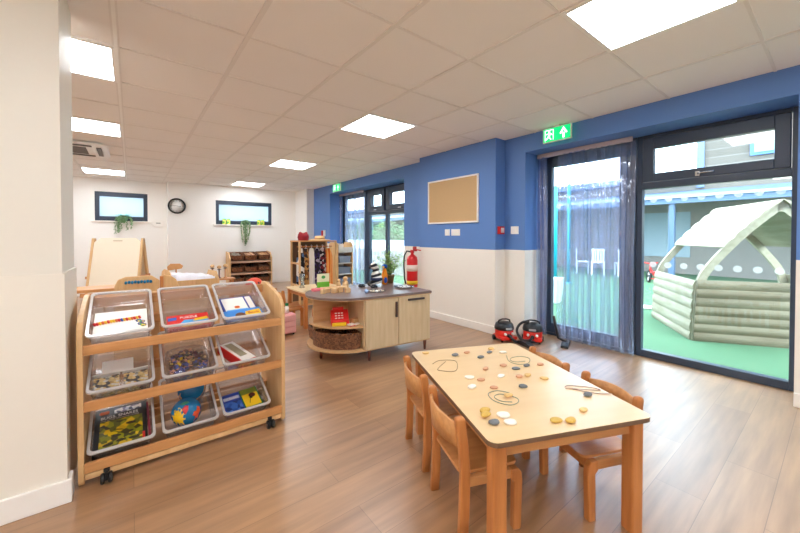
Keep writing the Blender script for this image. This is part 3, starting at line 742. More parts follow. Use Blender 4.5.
# ================================================================== TABLE AND CHAIRS
TA = math.radians(-23.2)
tc_ = Vector((1.441, 1.010, 0))
tb = thing('activity_table', 'rectangular child table with pale top and orange beech legs in the foreground', 'table', tc_, TA)
TW, TL, TH = .347, .474, .46
MB().prism(rr2(-TW, TW, -TL, TL, .035, 5), TH - .019, TH - .0015, 'z').build('tabletop', flat('dark_edge_core', (120, 92, 70), .4), tb, bevel=.0015)
MB().prism(rr2(-TW, TW, -TL, TL, .035, 5), TH - .0015, TH, 'z').build('top_laminate', MAPLE, tb)['label'] = 'pale maple surface of the tabletop'
b = MB()
for sy in (-1, 1): MB().box(-TW + .07, TW - .07, sy * (TL - .05) - .011, sy * (TL - .05) + .011, TH - .075, TH - .019).build('apron', BEECHX, tb, bevel=.002)
for sx in (-1, 1): MB().box(sx * (TW - .05) - .011, sx * (TW - .05) + .011, -TL + .07, TL - .07, TH - .075, TH - .019).build('apron', wood('beech_y', (212, 148, 90), (190, 124, 72), .4, 3., 'Y', 14.), tb, bevel=.002)
for sx in (-1, 1):
    for sy in (-1, 1):
        b = MB(); cx, cy = sx * (TW - .05), sy * (TL - .05)
        b.prism(rr2(cx - .027, cx + .027, cy - .027, cy + .027, .008, 3), 0, TH - .019, 'z'); b.build('leg', BEECH, tb)
def make_chair(label, loc, rz):
    t = thing('child_chair', label, 'chair', loc, rz, 'small beech chairs around the activity table')
    # local: +x is the way the sitter faces; posts at x=0
    hw, dp, sh, bh = .142, .245, .255, .475
    for s in (-1, 1):
        # rear post: slightly raked, round top
        b = MB(); r = .0165; rings = []
        for z, ox in ((0, -.006), (.1, 0), (.26, .004), (.36, -.004), (bh - .015, -.018)):
            rings.append([(p_[0] * 1.15 + ox, p_[1], z) for p_ in rrect(-r, r, s * hw - r * .85, s * hw + r * .85, .006)])
        for k in range(1, 4):
            q = math.cos(k * PI / 7); z = bh - .015 + .015 * math.sin(k * PI / 6)
            rings.append([(p_[0] * 1.15 * q - .018, s * hw + (p_[1] - s * hw) * q, z) for p_ in rrect(-r, r, s * hw - r * .85, s * hw + r * .85, .006)])
        b.loft(rings, 0, True); b.build('rear_leg', BEECH, t)
        b = MB(); b.prism([(dp - .038, 0), (dp - .004, 0), (dp + .002, .19), (dp - .002, sh - .03), (dp - .016, sh - .014), (dp - .05, sh - .012), (dp - .05, sh - .05), (dp - .036, .19)], s * hw - .014, s * hw + .014, 'y')
        b.build('front_leg', BEECH, t, bevel=.004)
        b = MB(); b.box(.016, dp - .048, s * hw - .011, s * hw + .011, sh - .05, sh - .012); b.build('side_rail', BEECHX, t, bevel=.004)
    b = MB(); n = 8; top = []; 
    ring = []
    # seat, softly dished board
    b.loft([[(x_, y_, z_) for x_, y_, z_ in rrect(-.01, dp + .002, -hw + .012, hw - .012, .03, sh - .014)], [(x_, y_, z_) for x_, y_, z_ in rrect(-.01, dp + .002, -hw + .012, hw - .012, .03, sh - .002)]])
    b.build('seat', wood('seat_ply', (214, 150, 90), (194, 126, 70), .35, 3., 'X', 9.), t, bevel=.003)
    # curved back slat bowed away from sitter, dipping between the posts
    b = MB(); rings = []
    for k in range(13):
        u = k / 12 * 2 - 1; y_ = u * (hw - .014); bow = -.032 * (1 - u * u)
        zt = bh - .03 + .012 * (1 - u * u); zb = bh - .125
        for_ = [(-.012 + bow - .014, y_, zb + .003), (-.002 + bow - .010, y_, zb), (-.002 + bow - .018, y_, zt - .003), (-.007 + bow - .018, y_, zt), (-.014 + bow - .018, y_, zt - .004)]
        rings.append(for_)
    b.loft(rings, 0, True); b.build('backrest', BEECHX, t)
    b = MB(); b.box(dp - .035, dp - .015, -hw + .014, hw - .014, sh - .055, sh - .016); b.build('front_rail', BEECH, t, bevel=.003)
    return t
CG = 'chair'
c0 = make_chair('small beech chair on the left of the table, nearest the camera', (1.036, 1.003, 0), TA + .02)
dup(c0, (1.192, 1.380, 0), TA + .02, 'small beech chair on the left of the table, farther one near the cabinet')
dup(c0, (1.722, .665, 0), TA + PI + .0, 'small beech chair on the window side of the table, nearest the camera')
dup(c0, (1.868, 1.045, 0), TA + PI + .0, 'small beech chair on the window side of the table, farther one near the vacuums')

PEB = [(1.47, 1.371, 'g'), (1.557, 1.359, 'p'), (1.727, 1.318, 'y'), (1.666, 1.283, 'g'), (1.556, 1.258, 'g'), (1.723, 1.23, 'w'), (1.554, 1.104, 'p'), (1.439, 1.131, 'p'), (1.567, 1.038, 'g'), (1.647, 1.028, 'g'), (1.719, 0.99, 'p'), (1.293, 1.112, 'w'), (1.315, 1.059, 'p'), (1.427, 1.028, 'w'), (1.49, 0.967, 'p'), (1.536, 0.952, 'y'), (1.568, 0.882, 'y'), (1.216, 1.032, 'w'), (1.291, 0.968, 'p'), (1.404, 0.893, 'g'), (1.266, 0.875, 'y'), (1.092, 0.862, 'Y'), (1.062, 0.834, 'Y'), (1.119, 0.794, 'w'), (1.098, 0.748, 'w'), (1.048, 0.783, 'g'), (1.243, 0.652, 'Y'), (1.284, 0.617, 'Y'), (1.405, 0.627, 'y'), (1.554, 0.674, 'g'), (1.359, 1.502, 'y')]
PM = {'g': flat('pebble_grey', (112, 116, 120), .7, var=.25, scale=160.), 'p': flat('pebble_pink', (216, 164, 130), .7, var=.15, scale=120.),
      'w': flat('pebble_white', (244, 238, 226), .6, var=.06, scale=100.), 'y': flat('pebble_cream', (232, 194, 128), .65, var=.15, scale=100.), 'Y': flat('pebble_ochre', (214, 176, 84), .6, var=.2, scale=90.)}
PL = ['grey pebble at the far left of the table top, leftmost of the far row', 'pink pebble just right of the leftmost far grey one', 'cream pebble at the very far edge of the table', 'grey pebble close behind the far cream one', 'grey pebble in the gap before the far row, above the middle',
      'white pebble at the far side beside the far string loop', 'pink pebble left of the two grey ones at the middle of the far half', 'pink pebble alone between the far left string and the middle', 'left grey pebble of the pair next to the far string loop', 'grey pebble touching the near edge of the far string loop',
      'pink pebble nearest the window side chair, right of the far loop', 'white pebble on the left side, upper of the two at the left', 'pink pebble touching the white ones on the left side', 'white pebble in the centre of the table top', 'pink pebble left of the small cream one at the centre right',
      'cream pebble resting against a pink one at the centre right', 'long cream pebble alone on the right of the centre', 'white pebble on the left side, lower of the two, near the chair', 'pink pebble behind the grey string ring', 'dark grey pebble right of centre, in front of the pink one',
      'cream pebble lying on the grey string ring', 'ochre pebble at the near left, upper of the overlapping pair', 'ochre pebble at the near left, lower of the overlapping pair', 'round white pebble at the near left, behind the other white disc', 'round white pebble at the near left corner, closest to the table edge',
      'grey pebble closest to the near left table corner', 'ochre pebble at the near edge, left of the two side by side', 'ochre pebble at the near edge, right of the two side by side', 'pale cream pebble right of the two ochre ones at the near edge', 'grey pebble beside the thin strings on the right', 'ochre pebble at the far left table corner']
rnd = random.Random(5)
for (x_, y_, c), lab in zip(PEB, PL):
    b = MB(); L_ = {'w': .024, 'p': .019, 'g': .021, 'y': .020, 'Y': .024}[c] * rnd.uniform(.93, 1.08); asp = .95 if c == 'w' and y_ < .9 else rnd.uniform(.65, .85); hh = rnd.uniform(.005, .007)
    sk = rnd.uniform(-.25, .25); rings = []
    prof = [(.15, -1), (.7, -.85), (.95, -.45), (1, 0), (.93, .5), (.68, .87), (.12, 1)]
    for q, zz in prof:
        rings.append([(L_ * q * math.cos(a) * (1 + sk * math.sin(a)), L_ * asp * q * math.sin(a) * (1 + .1 * math.cos(2 * a)), hh * (1 + zz)) for a in [2 * PI * k / 16 for k in range(16)]])
    b.loft(rings, 0, True)
    z0 = TH + .0003 + (.0055 if lab.startswith('cream pebble lying') else 0) + (.004 if 'lower of the overlapping' in lab else 0)
    o = b.build('pebble', PM[c], None, (x_, y_, z0), (0, 0, rnd.uniform(-.7, .2)))
    tag(o, lab, 'pebble', 'pebbles on the activity table')
def smoothp(pts, z, n=5):
    out = []; P_ = [Vector((*q, z)) for q in pts]
    for i in range(len(P_) - 1):
        p0, p1, p2, p3 = P_[max(0, i - 1)], P_[i], P_[i + 1], P_[min(len(P_) - 1, i + 2)]
        for k in range(n):
            t_ = k / n; out.append(.5 * ((2 * p1) + (p2 - p0) * t_ + (2 * p0 - 5 * p1 + 4 * p2 - p3) * t_ ** 2 + (3 * p1 - p0 - 3 * p2 + p3) * t_ ** 3))
    out.append(P_[-1]); return out
for pts, lab, rgb in (([(1.277, 1.355), (1.343, 1.368), (1.405, 1.308), (1.303, 1.213), (1.241, 1.268), (1.263, 1.295), (1.358, 1.337)], 'brown string in an angular loop at the far left of the table', (140, 112, 80)),
                      ([(1.702, 1.189), (1.634, 1.123), (1.638, 1.064), (1.694, 1.046), (1.762, 1.081), (1.755, 1.127), (1.701, 1.149), (1.656, 1.132), (1.654, 1.099), (1.708, 1.072)], 'olive string coiled near the far right chair back', (130, 124, 96)),
                      ([(1.306, 0.897), (1.281, 0.941), (1.237, 0.951), (1.209, 0.932), (1.191, 0.885), (1.21, 0.832), (1.251, 0.821), (1.284, 0.839), (1.285, 0.873), (1.26, 0.916), (1.22, 0.912), (1.213, 0.872), (1.242, 0.839)], 'grey-green string ring with a pebble on it at the middle', (112, 116, 100)),
                      ([(1.554, 0.775), (1.585, 0.772), (1.64, 0.708), (1.65, 0.662), (1.598, .71), (1.558, 0.759), (1.543, 0.765), (1.56, .75), (1.598, 0.665), (1.65, 0.616)], 'thin brown strings crossing at the right edge of the table', (140, 110, 90))):
    o = MB().tube(smoothp(pts, TH + .0026), .0018, 6).build('string', flat('string_%d' % rgb[2], tuple(min(255, c + 40) for c in rgb), .8)); tag(o, lab, 'string', 'craft strings on the table')

# ================================================================== ISLAND CABINET
CA = math.atan2(-.078, .70)
cab = thing('island_cabinet', 'pale wood island cabinet with grey-brown worktop, two doors and rounded open end', 'cabinet', (1.664, 2.637, 0), CA)
Rr = .40; CW = .735; CT = .60
def endcurve(r, y0, y1, x0, n=18, sx=1.0):
    cy = (y0 + y1) / 2
    return [(x0 - r * sx * math.cos(a), cy - r * math.sin(a)) for a in [PI / 2 - PI * k / n for k in range(n + 1)]]
def outline(inset, x1):
    r = Rr - inset
    arc = [(0.0 - (r + .02) * math.sin(PI * k / 20), .40 - r * math.cos(PI * k / 20)) for k in range(21)]
    return [(x1, inset)] + arc + [(x1, .8 - inset)]
MB().prism(outline(0, CW), CT - .022, CT, 'z').build('worktop', STONE, cab, bevel=.003)
MB().prism(outline(.006, CW - .006), CT - .030, CT - .0222, 'z').build('worktop_edge', OAKS, cab)
MB().prism(outline(.015, CW - .015), .105, .125, 'z').build('base_board', OAKS, cab, bevel=.003)
sh_ = [(-.03, .03)] + [(-(.37) * math.sin(PI * k / 20) - .01, .40 - .365 * math.cos(PI * k / 20)) for k in range(21)] + [(-.03, .77)]
MB().prism([(-.012, .035)] + [(-.012 - .375 * math.sin(PI * k / 20), .40 - .365 * math.cos(PI * k / 20)) for k in range(1, 20)] + [(-.012, .765)], .318, .336, 'z').build('curved_shelf', OAKS, cab, bevel=.003)
b = MB(); b.box(-.012, CW - .02, .022, .78, .125, CT - .03); b.build('carcass', PALE, cab)
MB().box(-.36, -.012, .39, .41, .125, CT - .03).build('divider_panel', OAKS, cab)
MB().box(.0, .345, .006, .022, .118, CT - .034).build('door', PALE, cab, bevel=.0015)
MB().box(.351, CW - .02, .006, .022, .118, CT - .034).build('door', PALE, cab, bevel=.0015)
hd = flat('dark_handle', (66, 50, 48), .35)
kids = [c for c in cab.children if c.name.startswith('door')]
MB().box(.31, .328, -.012, .006, .385, .53).build('handle', hd, kids[0], bevel=.003)
MB().box(.45, .64, -.012, .006, .525, .545).build('handle', hd, kids[1], bevel=.003)
for x_, y_ in ((.06, .06), (.69, .06), (.69, .72), (.06, .72), (-.30, .35)):
    MB().lathe([(1e-6, 0), (.011, 0), (.019, .105), (1e-6, .105)], (x_, y_, 0), 14).build('leg', flat('walnut_leg', (112, 58, 42), .4), cab)
b = MB(); b.tube([(CW - .02, .10, .565), (CW + .07, .11, .57), (CW + .09, .16, .572), (CW + .07, .22, .57), (CW - .02, .22, .565)], .009); b.build('towel_rail', STEEL, cab)
Mc = Matrix.Translation((1.664, 2.637, 0)) @ Matrix.Rotation(CA, 4, 'Z')
def cp(x_, y_, z=CT): return Mc @ Vector((x_, y_, z))

# wicker basket on the base board
def basket(name, label, loc, rz, a0, a1, r0, r1, h, seg=24):
    pass
t = thing('wicker_basket', 'dark curved wicker basket on the bottom board of the island cabinet', 'basket', cp(0, 0, .126), CA)
arcp = [(-.02 - .345 * math.sin(PI * k / 24), .40 - .345 * math.cos(PI * k / 24)) for k in range(0, 13)]
poly = [(-.02, .06)] + arcp[1:] + [(-.365, .385), (-.02, .385)]
def insetp(P_, d):
    cx = sum(p_[0] for p_ in P_) / len(P_); cy = sum(p_[1] for p_ in P_) / len(P_)
    return [(cx + (p_[0] - cx) * (1 - d), cy + (p_[1] - cy) * (1 - d)) for p_ in P_]
rings = [[(x_, y_, z) for x_, y_ in insetp(poly, d)] for d, z in ((.04, 0), (.02, .05), (0, .13), (-.015, .135), (-.015, .145), (.06, .145), (.08, .13), (.10, .02))]
b = MB(); b.loft(rings); b.build('woven_body', WICK, t)
b = MB()
for k in range(10):
    rg = [(x_, y_, .008 + .013 * k) for x_, y_ in insetp(poly, .035 - .0035 * k)]
    b.tube(rg, .0035, 5, closed=True)
b.build('woven_band', flat('wicker_band', (124, 82, 54), .7, var=.3, scale=150.), t)
rnd = random.Random(9)
for i, (x_, y_, s_, rgb, lab) in enumerate(((-.20, .22, .05, (226, 220, 210), 'pale cloth bundle in the wicker basket at the left'), (-.08, .20, .045, (210, 200, 190), 'grey-white cloth bundle in the wicker basket at the right'), (-.14, .28, .04, (50, 46, 50), 'dark cloth bundle at the back of the wicker basket'))):
    b = MB(); rings = []
    for k in range(7):
        ph = PI * k / 6; rings.append([(s_ * 1.4 * max(.02, math.sin(ph)) * math.cos(a) * (1 + .15 * math.sin(3 * a + k)), s_ * max(.02, math.sin(ph)) * math.sin(a) * (1 + .12 * math.cos(4 * a)), s_ * .7 * (1 - math.cos(ph))) for a in [2 * PI * j / 16 for j in range(16)]])
    b.loft(rings, 0, True); o = b.build('cloth_bundle', flat('cloth_%d' % i, rgb, .9), None, cp(x_, y_, .175)); tag(o, lab, 'cloth', 'bundles in the basket')
# second basket at the back left with pale cloth
t = thing('wicker_basket', 'small dark basket behind, at the left end of the island cabinet', 'basket', cp(-.22, .56, .126), CA)
b = MB(); b.loft([rrect(-.10, .10, -.12, .12, .03, 0), rrect(-.115, .115, -.135, .135, .035, .12), rrect(-.10, .10, -.12, .12, .03, .12), rrect(-.09, .09, -.11, .11, .03, .02)]); b.build('woven_body', WICK, t)
o = MB().ball((0, 0, 0), .08, 16, 0, (1, 1.1, .75)).build('cushion', flat('cushion_white', (232, 224, 226), .9), None, cp(-.22, .56, .225)); tag(o, 'white cushion stuffed in the small basket at the cabinet end', 'cushion')
o = MB().box(-.07, .07, -.10, .10, 0, .03).build('folded_cloth', flat('lilac_cloth', (196, 186, 212), .9), None, cp(-.20, .56, .337), (0, 0, CA + .2), bevel=.01); tag(o, 'pale lilac folded cloth at the left of the curved shelf', 'cloth')
# red toy till
t = thing('toy_till', 'red toy cash register on the curved shelf of the island cabinet', 'toy', cp(-.17, .21, .337), CA - .25)
MB().prism([(-.06, 0), (.06, 0), (.06, .045), (.01, .10), (-.03, .125), (-.06, .125)], -.08, .08, 'x', 0, Matrix.Rotation(PI, 4, 'Z')).build('body', RED, t, bevel=.006)
b = MB()
for i in range(3):
    for j in range(3): b.box(-.045 + i * .028, -.027 + i * .028, -.045 - .0 + j * .017, -.034 + j * .017, .056 + j * .019, .068 + j * .019)
b.build('keys', WHT, t)
MB().box(-.06, .04, .028, .05, .125, .15).build('display', RED, t, bevel=.003)
MB().box(-.075, .05, -.085, -.062, .0, .03).build('drawer', YEL, t, bevel=.003)
for x_, y_, w_, m_, lab in ((-.07, .12, .05, WHT, 'white card with red print right of the toy cash register'), (-.045, .16, .03, flat('tan_card', (204, 160, 110)), 'tan wooden block behind the white card on the curved shelf')):
    o = MB().box(-w_, w_, -.03, .03, 0, .012 if m_ is WHT else .045).build('play_card' if m_ is WHT else 'wooden_block', m_, None, cp(x_, y_, .337), (0, 0, CA + .3)); tag(o, lab, 'card' if m_ is WHT else 'block')
o = MB().box(-.035, .035, -.006, .006, 0, .004).build('play_card', RED, None, cp(-.10, .075, .337), (0, 0, .3)); tag(o, 'red play card lying at the front of the curved shelf', 'card')

# ---- things on the worktop
CREAMW = flat('raw_wood', (222, 184, 136), .6, var=.1)
for x_, y_, s_, r_, lab in ((-.26, .40, .024, .3, 'wooden block at the left end of the row on the cabinet top'), (-.205, .44, .026, .1, 'second wooden block from the left on the cabinet top'), (-.155, .38, .028, .5, 'wooden block with slanted side in the middle of the row on the cabinet top'),
                            (-.095, .40, .03, .2, 'large wooden block near the middle of the cabinet top'), (-.035, .34, .026, -.2, 'wooden block at the right end of the row on the cabinet top'), (-.12, .47, .026, .7, 'wooden block behind the row on the cabinet top')):
    o = MB().prism(rr2(-s_, s_, -s_ * .8, s_ * .8, .006), 0, s_ * 1.7, 'z').build('wooden_block', CREAMW, None, cp(x_, y_), (0, 0, r_), bevel=.003); tag(o, lab, 'wooden block', 'wooden blocks on the island')
t = thing('wooden_toy_train', 'long low wooden toy on the cabinet top behind the blocks', 'toy', cp(-.06, .585), CA - .1)
MB().box(-.16, .13, -.025, .025, .012, .03).build('body', CREAMW, t, bevel=.004)
for x_ in (-.12, 0, .10):
    MB().lathe([(1e-6, -.03), (.014, -.03), (.014, .03), (1e-6, .03)], (x_, 0, .014), 14, axis='y').build('wheels', CREAMW, t)
t = thing('wooden_figure', 'round wooden peg figure on the cabinet top in front of the dressing-up rail', 'toy', cp(.075, .66), 0)
MB().lathe([(1e-6, 0), (.028, 0), (.034, .02), (.03, .06), (.014, .075), (1e-6, .075)], (0, 0, 0), 18).build('body', CREAMW, t); MB().ball((0, 0, .095), .026, 16).build('head', CREAMW, t)
t = thing('wooden_figure', 'smaller wooden peg figure left of the round one on the cabinet top', 'toy', cp(.01, .69), 0)
MB().lathe([(1e-6, 0), (.022, 0), (.026, .02), (.02, .05), (.01, .06), (1e-6, .06)], (0, 0, 0), 18).build('body', CREAMW, t); MB().ball((0, 0, .074), .02, 16).build('head', CREAMW, t)
o = MB().prism(rr2(-.075, .075, -.035, .035, .02), 0, .022, 'z').build('felt_pad', flat('pink_felt', (236, 130, 140), .9), None, cp(-.235, .60), (0, 0, CA)); tag(o, 'pink flat felt pad on the left end of the cabinet top', 'pad')
t = thing('farm_card', 'green and white folded card with a plant print standing on the cabinet top', 'card', cp(-.15, .72), CA)
MB().box(-.065, .065, -.006, .006, .0, .07).build('green_half', flat('lime', (110, 190, 50), .6), t); MB().box(-.065, .065, -.006, .006, .07, .155).build('cream_half', flat('cream_card', (226, 226, 190), .6), t)
MB().prism([(.022 * math.cos(a), .12 + .018 * math.sin(a)) for a in [k * PI / 4 for k in range(8)]], -.0075, -.006, 'y').build('plant_print', GRN, t)
# zebra
z = thing('zebra_toy', 'black and white striped plush zebra sitting on the island cabinet', 'soft toy', cp(.43, .62), CA - .55)
def stripes(name, c1, c2, scale, rot):
    if name in _M: return _M[name]
    m, nt, p, out = base_mat(name); tcn = nt.nodes.new('ShaderNodeTexCoord'); wv = nt.nodes.new('ShaderNodeTexWave'); wv.inputs['Scale'].default_value = scale
    wv.inputs['Distortion'].default_value = 1.; mp = nt.nodes.new('ShaderNodeMapping'); mp.inputs['Rotation'].default_value = rot
    nt.links.new(tcn.outputs['Object'], mp.inputs[0]); nt.links.new(mp.outputs[0], wv.inputs['Vector'])
    r = nt.nodes.new('ShaderNodeValToRGB'); r.color_ramp.interpolation = 'CONSTANT'; r.color_ramp.elements[1].position = .5
    r.color_ramp.elements[0].color = lin(c1) + (1,); r.color_ramp.elements[1].color = lin(c2) + (1,)
    nt.links.new(wv.outputs['Fac'], r.inputs[0]); nt.links.new(r.outputs[0], p.inputs['Base Color']); p.inputs['Roughness'].default_value = .9
    _M[name] = m; return m
ZEB = stripes('zebra_plush', (24, 24, 28), (240, 238, 232), 5.5, (0, PI / 2 + .25, 0))
b = MB(); b.loft([[(r_ * math.cos(a) + ox, r_ * .85 * math.sin(a), zz) for a in [2 * PI * k / 20 for k in range(20)]] for zz, r_, ox in ((.02, .03, 0), (.03, .058, 0), (.07, .066, 0), (.12, .056, 0), (.155, .04, -.005), (.18, .036, -.01), (.215, .04, -.02), (.245, .03, -.03), (.255, .008, -.035))], 0, True)
b.build('body', ZEB, z)
MB().ball((-.03, -.02, .215), .038, 16, 0, (1.2, .9, .9)).build('head', ZEB, z)
MB().ball((-.07, -.035, .205), .018, 12).build('muzzle', BLK, z)
for s_ in (-1, 1):
    MB().ball((-.03 + .0, s_ * .028, .262), .014, 10, 0, (.6, .6, 1.5)).build('ear', ZEB, z)
    b = MB(); b.tube([(-.01, s_ * .035, .05), (-.04, s_ * .045, .03), (-.065, s_ * .05, .026)], .02, 10, r2=.022); b.build('leg', ZEB, z)
MB().ball((-.075, .052, .026), .024, 10).build('hoof', BLK, z); MB().ball((-.075, -.052, .026), .024, 10).build('hoof', BLK, z)
b = MB(); b.lathe([(.06, .06), (.068, .065), (.068, .085), (.058, .09)], (0, 0, 0), 20); b.build('shorts', flat('navy_cloth', (30, 44, 80), .9), z)
# coloured bird toy (orange, blue head)
t = thing('parrot_toy', 'orange plush bird with a blue head beside the zebra', 'soft toy', cp(.555, .66), 0)
b = MB(); b.lathe([(1e-6, 0), (.03, .0), (.036, .05), (.034, .11), (.02, .17), (.012, .19), (1e-6, .19)], (0, 0, 0), 18); b.build('body', flat('plush_orange', (236, 140, 30), .9), t)
MB().ball((0, 0, .205), .028, 16, 0, (1.2, 1, .9)).build('head', flat('plush_blue', (30, 80, 170), .9), t)
MB().lathe([(.012, 0), (1e-6, .03)], (-.035, -.02, .2), 10, axis='x', M=None).build('beak', YEL, t)
MB().ball((-.01, -.035, .05), .022, 12, 0, (1, .6, 1.6)).build('wing', flat('plush_blue', (30, 80, 170), .9), t)
# potted plant
t = thing('potted_plant', 'bushy green plant in a brown pot at the back of the island cabinet', 'plant', cp(.655, .71), 0)
MB().lathe([(1e-6, 0), (.038, 0), (.052, .085), (.056, .085), (.056, .1), (.046, .1), (.044, .08), (1e-6, .08)], (0, 0, 0), 20).build('pot', flat('pot_olive', (126, 100, 60), .6), t)
b = MB(); lf = MB(); rnd = random.Random(21)
for i in range(46):
    a = rnd.uniform(0, 2 * PI); sp = rnd.uniform(.02, .22); hh = rnd.uniform(.17, .37) - sp * .35
    q = [Vector((0, 0, .08)), Vector((sp * .35 * math.cos(a), sp * .35 * math.sin(a), .08 + hh * .55)), Vector((sp * math.cos(a), sp * math.sin(a), .08 + hh))]
    b.tube(q, .0016, 4)
    for k in range(11):
        u = .25 + .75 * k / 10; p_ = q[0].lerp(q[1], min(1, u * 2)) if u < .5 else q[1].lerp(q[2], (u - .5) * 2)
        d = Vector((rnd.uniform(-1, 1), rnd.uniform(-1, 1), rnd.uniform(-.2, .9))).normalized(); s_ = d.cross(Vector((rnd.uniform(-1, 1), rnd.uniform(-1, 1), 1))).normalized()
        L_ = rnd.uniform(.022, .042)
        lf.add([p_, p_ + d * L_ * .5 + s_ * L_ * .22, p_ + d * L_, p_ + d * L_ * .5 - s_ * L_ * .22], [(0, 1, 2, 3)])
b.build('stems', flat('stem_green', (90, 120, 60), .7), t); lf.build('leaves', flat('leaf_green', (136, 172, 96), .6, var=.3, scale=40.), t)
# glass tray w bits, dark cable heap
t = thing('glass_dish', 'shallow clear dish with shiny white pieces on the right of the cabinet top', 'dish', cp(.60, .32), CA)
MB().lathe([(1e-6, 0), (.09, 0), (.11, .018), (.106, .018), (.088, .004), (1e-6, .004)], (0, 0, 0), 28).build('dish', clear('dish_glass', (240, 245, 250), .3, .05, .2), t)
b = MB(); rnd = random.Random(4)
for i in range(22): b.ball((rnd.uniform(-.06, .06), rnd.uniform(-.06, .06), .012), .010, 8, 0, (1, 1, .6))
b.build('shell_pieces', flat('shell_white', (236, 238, 240), .2), t)['kind'] = 'stuff'
t = thing('glass_dish', 'oval plate of pale pieces in front of the zebra on the cabinet top', 'dish', cp(.23, .24), CA)
MB().lathe([(1e-6, 0), (.07, 0), (.09, .012), (.086, .012), (.068, .003), (1e-6, .003)], (0, 0, 0), 28).build('dish', clear('dish_glass', (240, 245, 250), .3, .05, .2), t)
b = MB()
for i in range(16): b.ball((rnd.uniform(-.06, .06), rnd.uniform(-.05, .05), .010), .011, 8, 0, (1, 1, .6))
b.build('shell_pieces', flat('shell_cream', (228, 214, 190), .4), t)['kind'] = 'stuff'
for x_, y_, lab in ((.24, .60, 'dark toy car left of the zebra on the cabinet top'), (.33, .48, 'small dark green toy car in front of the zebra')):
    t = thing('toy_car', lab, 'toy car', cp(x_, y_), .4, 'small toy cars')
    MB().prism([(-.04, .008), (.04, .008), (.04, .02), (.02, .022), (.01, .036), (-.02, .036), (-.03, .022), (-.04, .02)], -.018, .018, 'y').build('body', flat('car_dark', (46, 52, 60), .3), t, bevel=.002)
    for wx in (-.025, .025): MB().lathe([(1e-6, -.02), (.009, -.02), (.009, .02), (1e-6, .02)], (wx, 0, .009), 12, axis='y').build('wheels', BLK, t)
o = MB().ball((0, 0, 0), .02, 14).build('glass_ball', flat('blue_white_bead', (150, 180, 225), .15), None, cp(.10, .20, .62)); tag(o, 'blue and white glass bead at the front of the cabinet top', 'bead')

# ================================================================== VACUUM CLEANERS
def vacuum(loc, rz, label, hose_loop):
    t = thing('vacuum_cleaner', label, 'vacuum cleaner', loc, rz, 'red and black vacuum cleaners'); t.scale = (.8, .8, .8)
    V_RED = flat('vac_red', (226, 44, 30), .35)
    MB().lathe([(1e-6, .035), (.115, .035), (.125, .05), (.122, .15), (.118, .155), (1e-6, .155)], (0, 0, 0), 28).build('drum', V_RED, t)
    MB().prism([(-.11, .03), (.11, .03), (.125, .06), (.11, .075), (-.11, .075), (-.125, .06)], -.14, .10, 'y').build('bumper', V_RED, t, bevel=.01)
    MB().lathe([(1e-6, .155), (.128, .155), (.132, .165), (.13, .19), (.118, .225), (.10, .245), (.05, .255), (1e-6, .257)], (0, 0, 0), 28).build('motor_head', BLACKP, t)
    b = MB(); b.tube([(-.09, 0, .235), (-.08, 0, .275), (-.03, 0, .29), (.03, 0, .29), (.08, 0, .275), (.09, 0, .235)], .011, 10); b.build('carry_handle', BLACKP, t)
    b = MB(); b.prism(rr2(-.045, .045, .172, .196, .01), -.139, -.12, 'y'); b.build('name_plate', flat('pale_plate', (180, 180, 186), .4), t)
    b = MB()
    for s_ in (-1, 1): b.lathe([(1e-6, -.145), (.017, -.145), (.017, -.12)], (s_ * .055, .0, .115), 16, axis='y')
    b.build('white_discs', WHT, t)
    MB().lathe([(.022, -.17), (.026, -.12)], (0, 0, .09), 16, axis='y').build('hose_port', BLACKP, t)
    for s_ in (-1, 1): MB().lathe([(1e-6, -.015), (.035, -.015), (.035, .015), (1e-6, .015)], (s_ * .125, .05, .036), 18, axis='x').build('wheel', BLACKP, t)
    for s_ in (-1, 1): MB().lathe([(1e-6, -.01), (.02, -.01), (.02, .01), (1e-6, .01)], (s_ * .09, -.11, .021), 14, axis='x').build('caster', BLACKP, t)
    b = MB(); b.tube(smooth3(hose_loop), .017, 10); b.build('hose', BLACKP, t)
    return t
vacuum((3.26, 2.31, 0), math.radians(-25), 'red and black vacuum cleaner at the foot of the pillar, left of the pair', [(0, -.16, .09), (.03, -.19, .05), (.08, -.20, .022), (.17, -.18, .022), (.26, -.18, .022)])
vacuum((3.46, 2.085, 0), math.radians(-60), 'red and black vacuum cleaner in front of the strip curtain, right of the pair', [(0, -.16, .09), (-.05, -.20, .06), (-.14, -.16, .06), (-.20, -.08, .14), (-.17, -.03, .22), (-.10, -.02, .265), (-.04, -.03, .262)])
t = thing('vacuum_floor_tool', 'black vacuum floor head with silver tube lying by the curtain foot', 'vacuum tool', (3.60, 1.79, 0), math.radians(20))
MB().prism([(-.12, 0), (.12, 0), (.12, .025), (.04, .045), (-.04, .045), (-.12, .025)], -.035, .035, 'y').build('floor_head', BLACKP, t, bevel=.004)
b = MB(); b.tube([(0, .0, .04), (0, .07, .07), (.0, .10, .2), (.0, .12, .3)], .015); b.build('tube', BLACKP, t)
t = thing('vacuum_floor_tool', 'black vacuum floor head lying in front of the left vacuum', 'vacuum tool', (3.26, 2.05, 0), math.radians(70))
MB().prism([(-.11, 0), (.11, 0), (.11, .025), (.04, .045), (-.04, .045), (-.11, .025)], -.035, .035, 'y').build('floor_head', BLACKP, t, bevel=.004)
b = MB(); b.tube([(0, 0, .03), (0, -.08, .03), (.02, -.16, .02)], .015); b.build('tube', BLACKP, t)

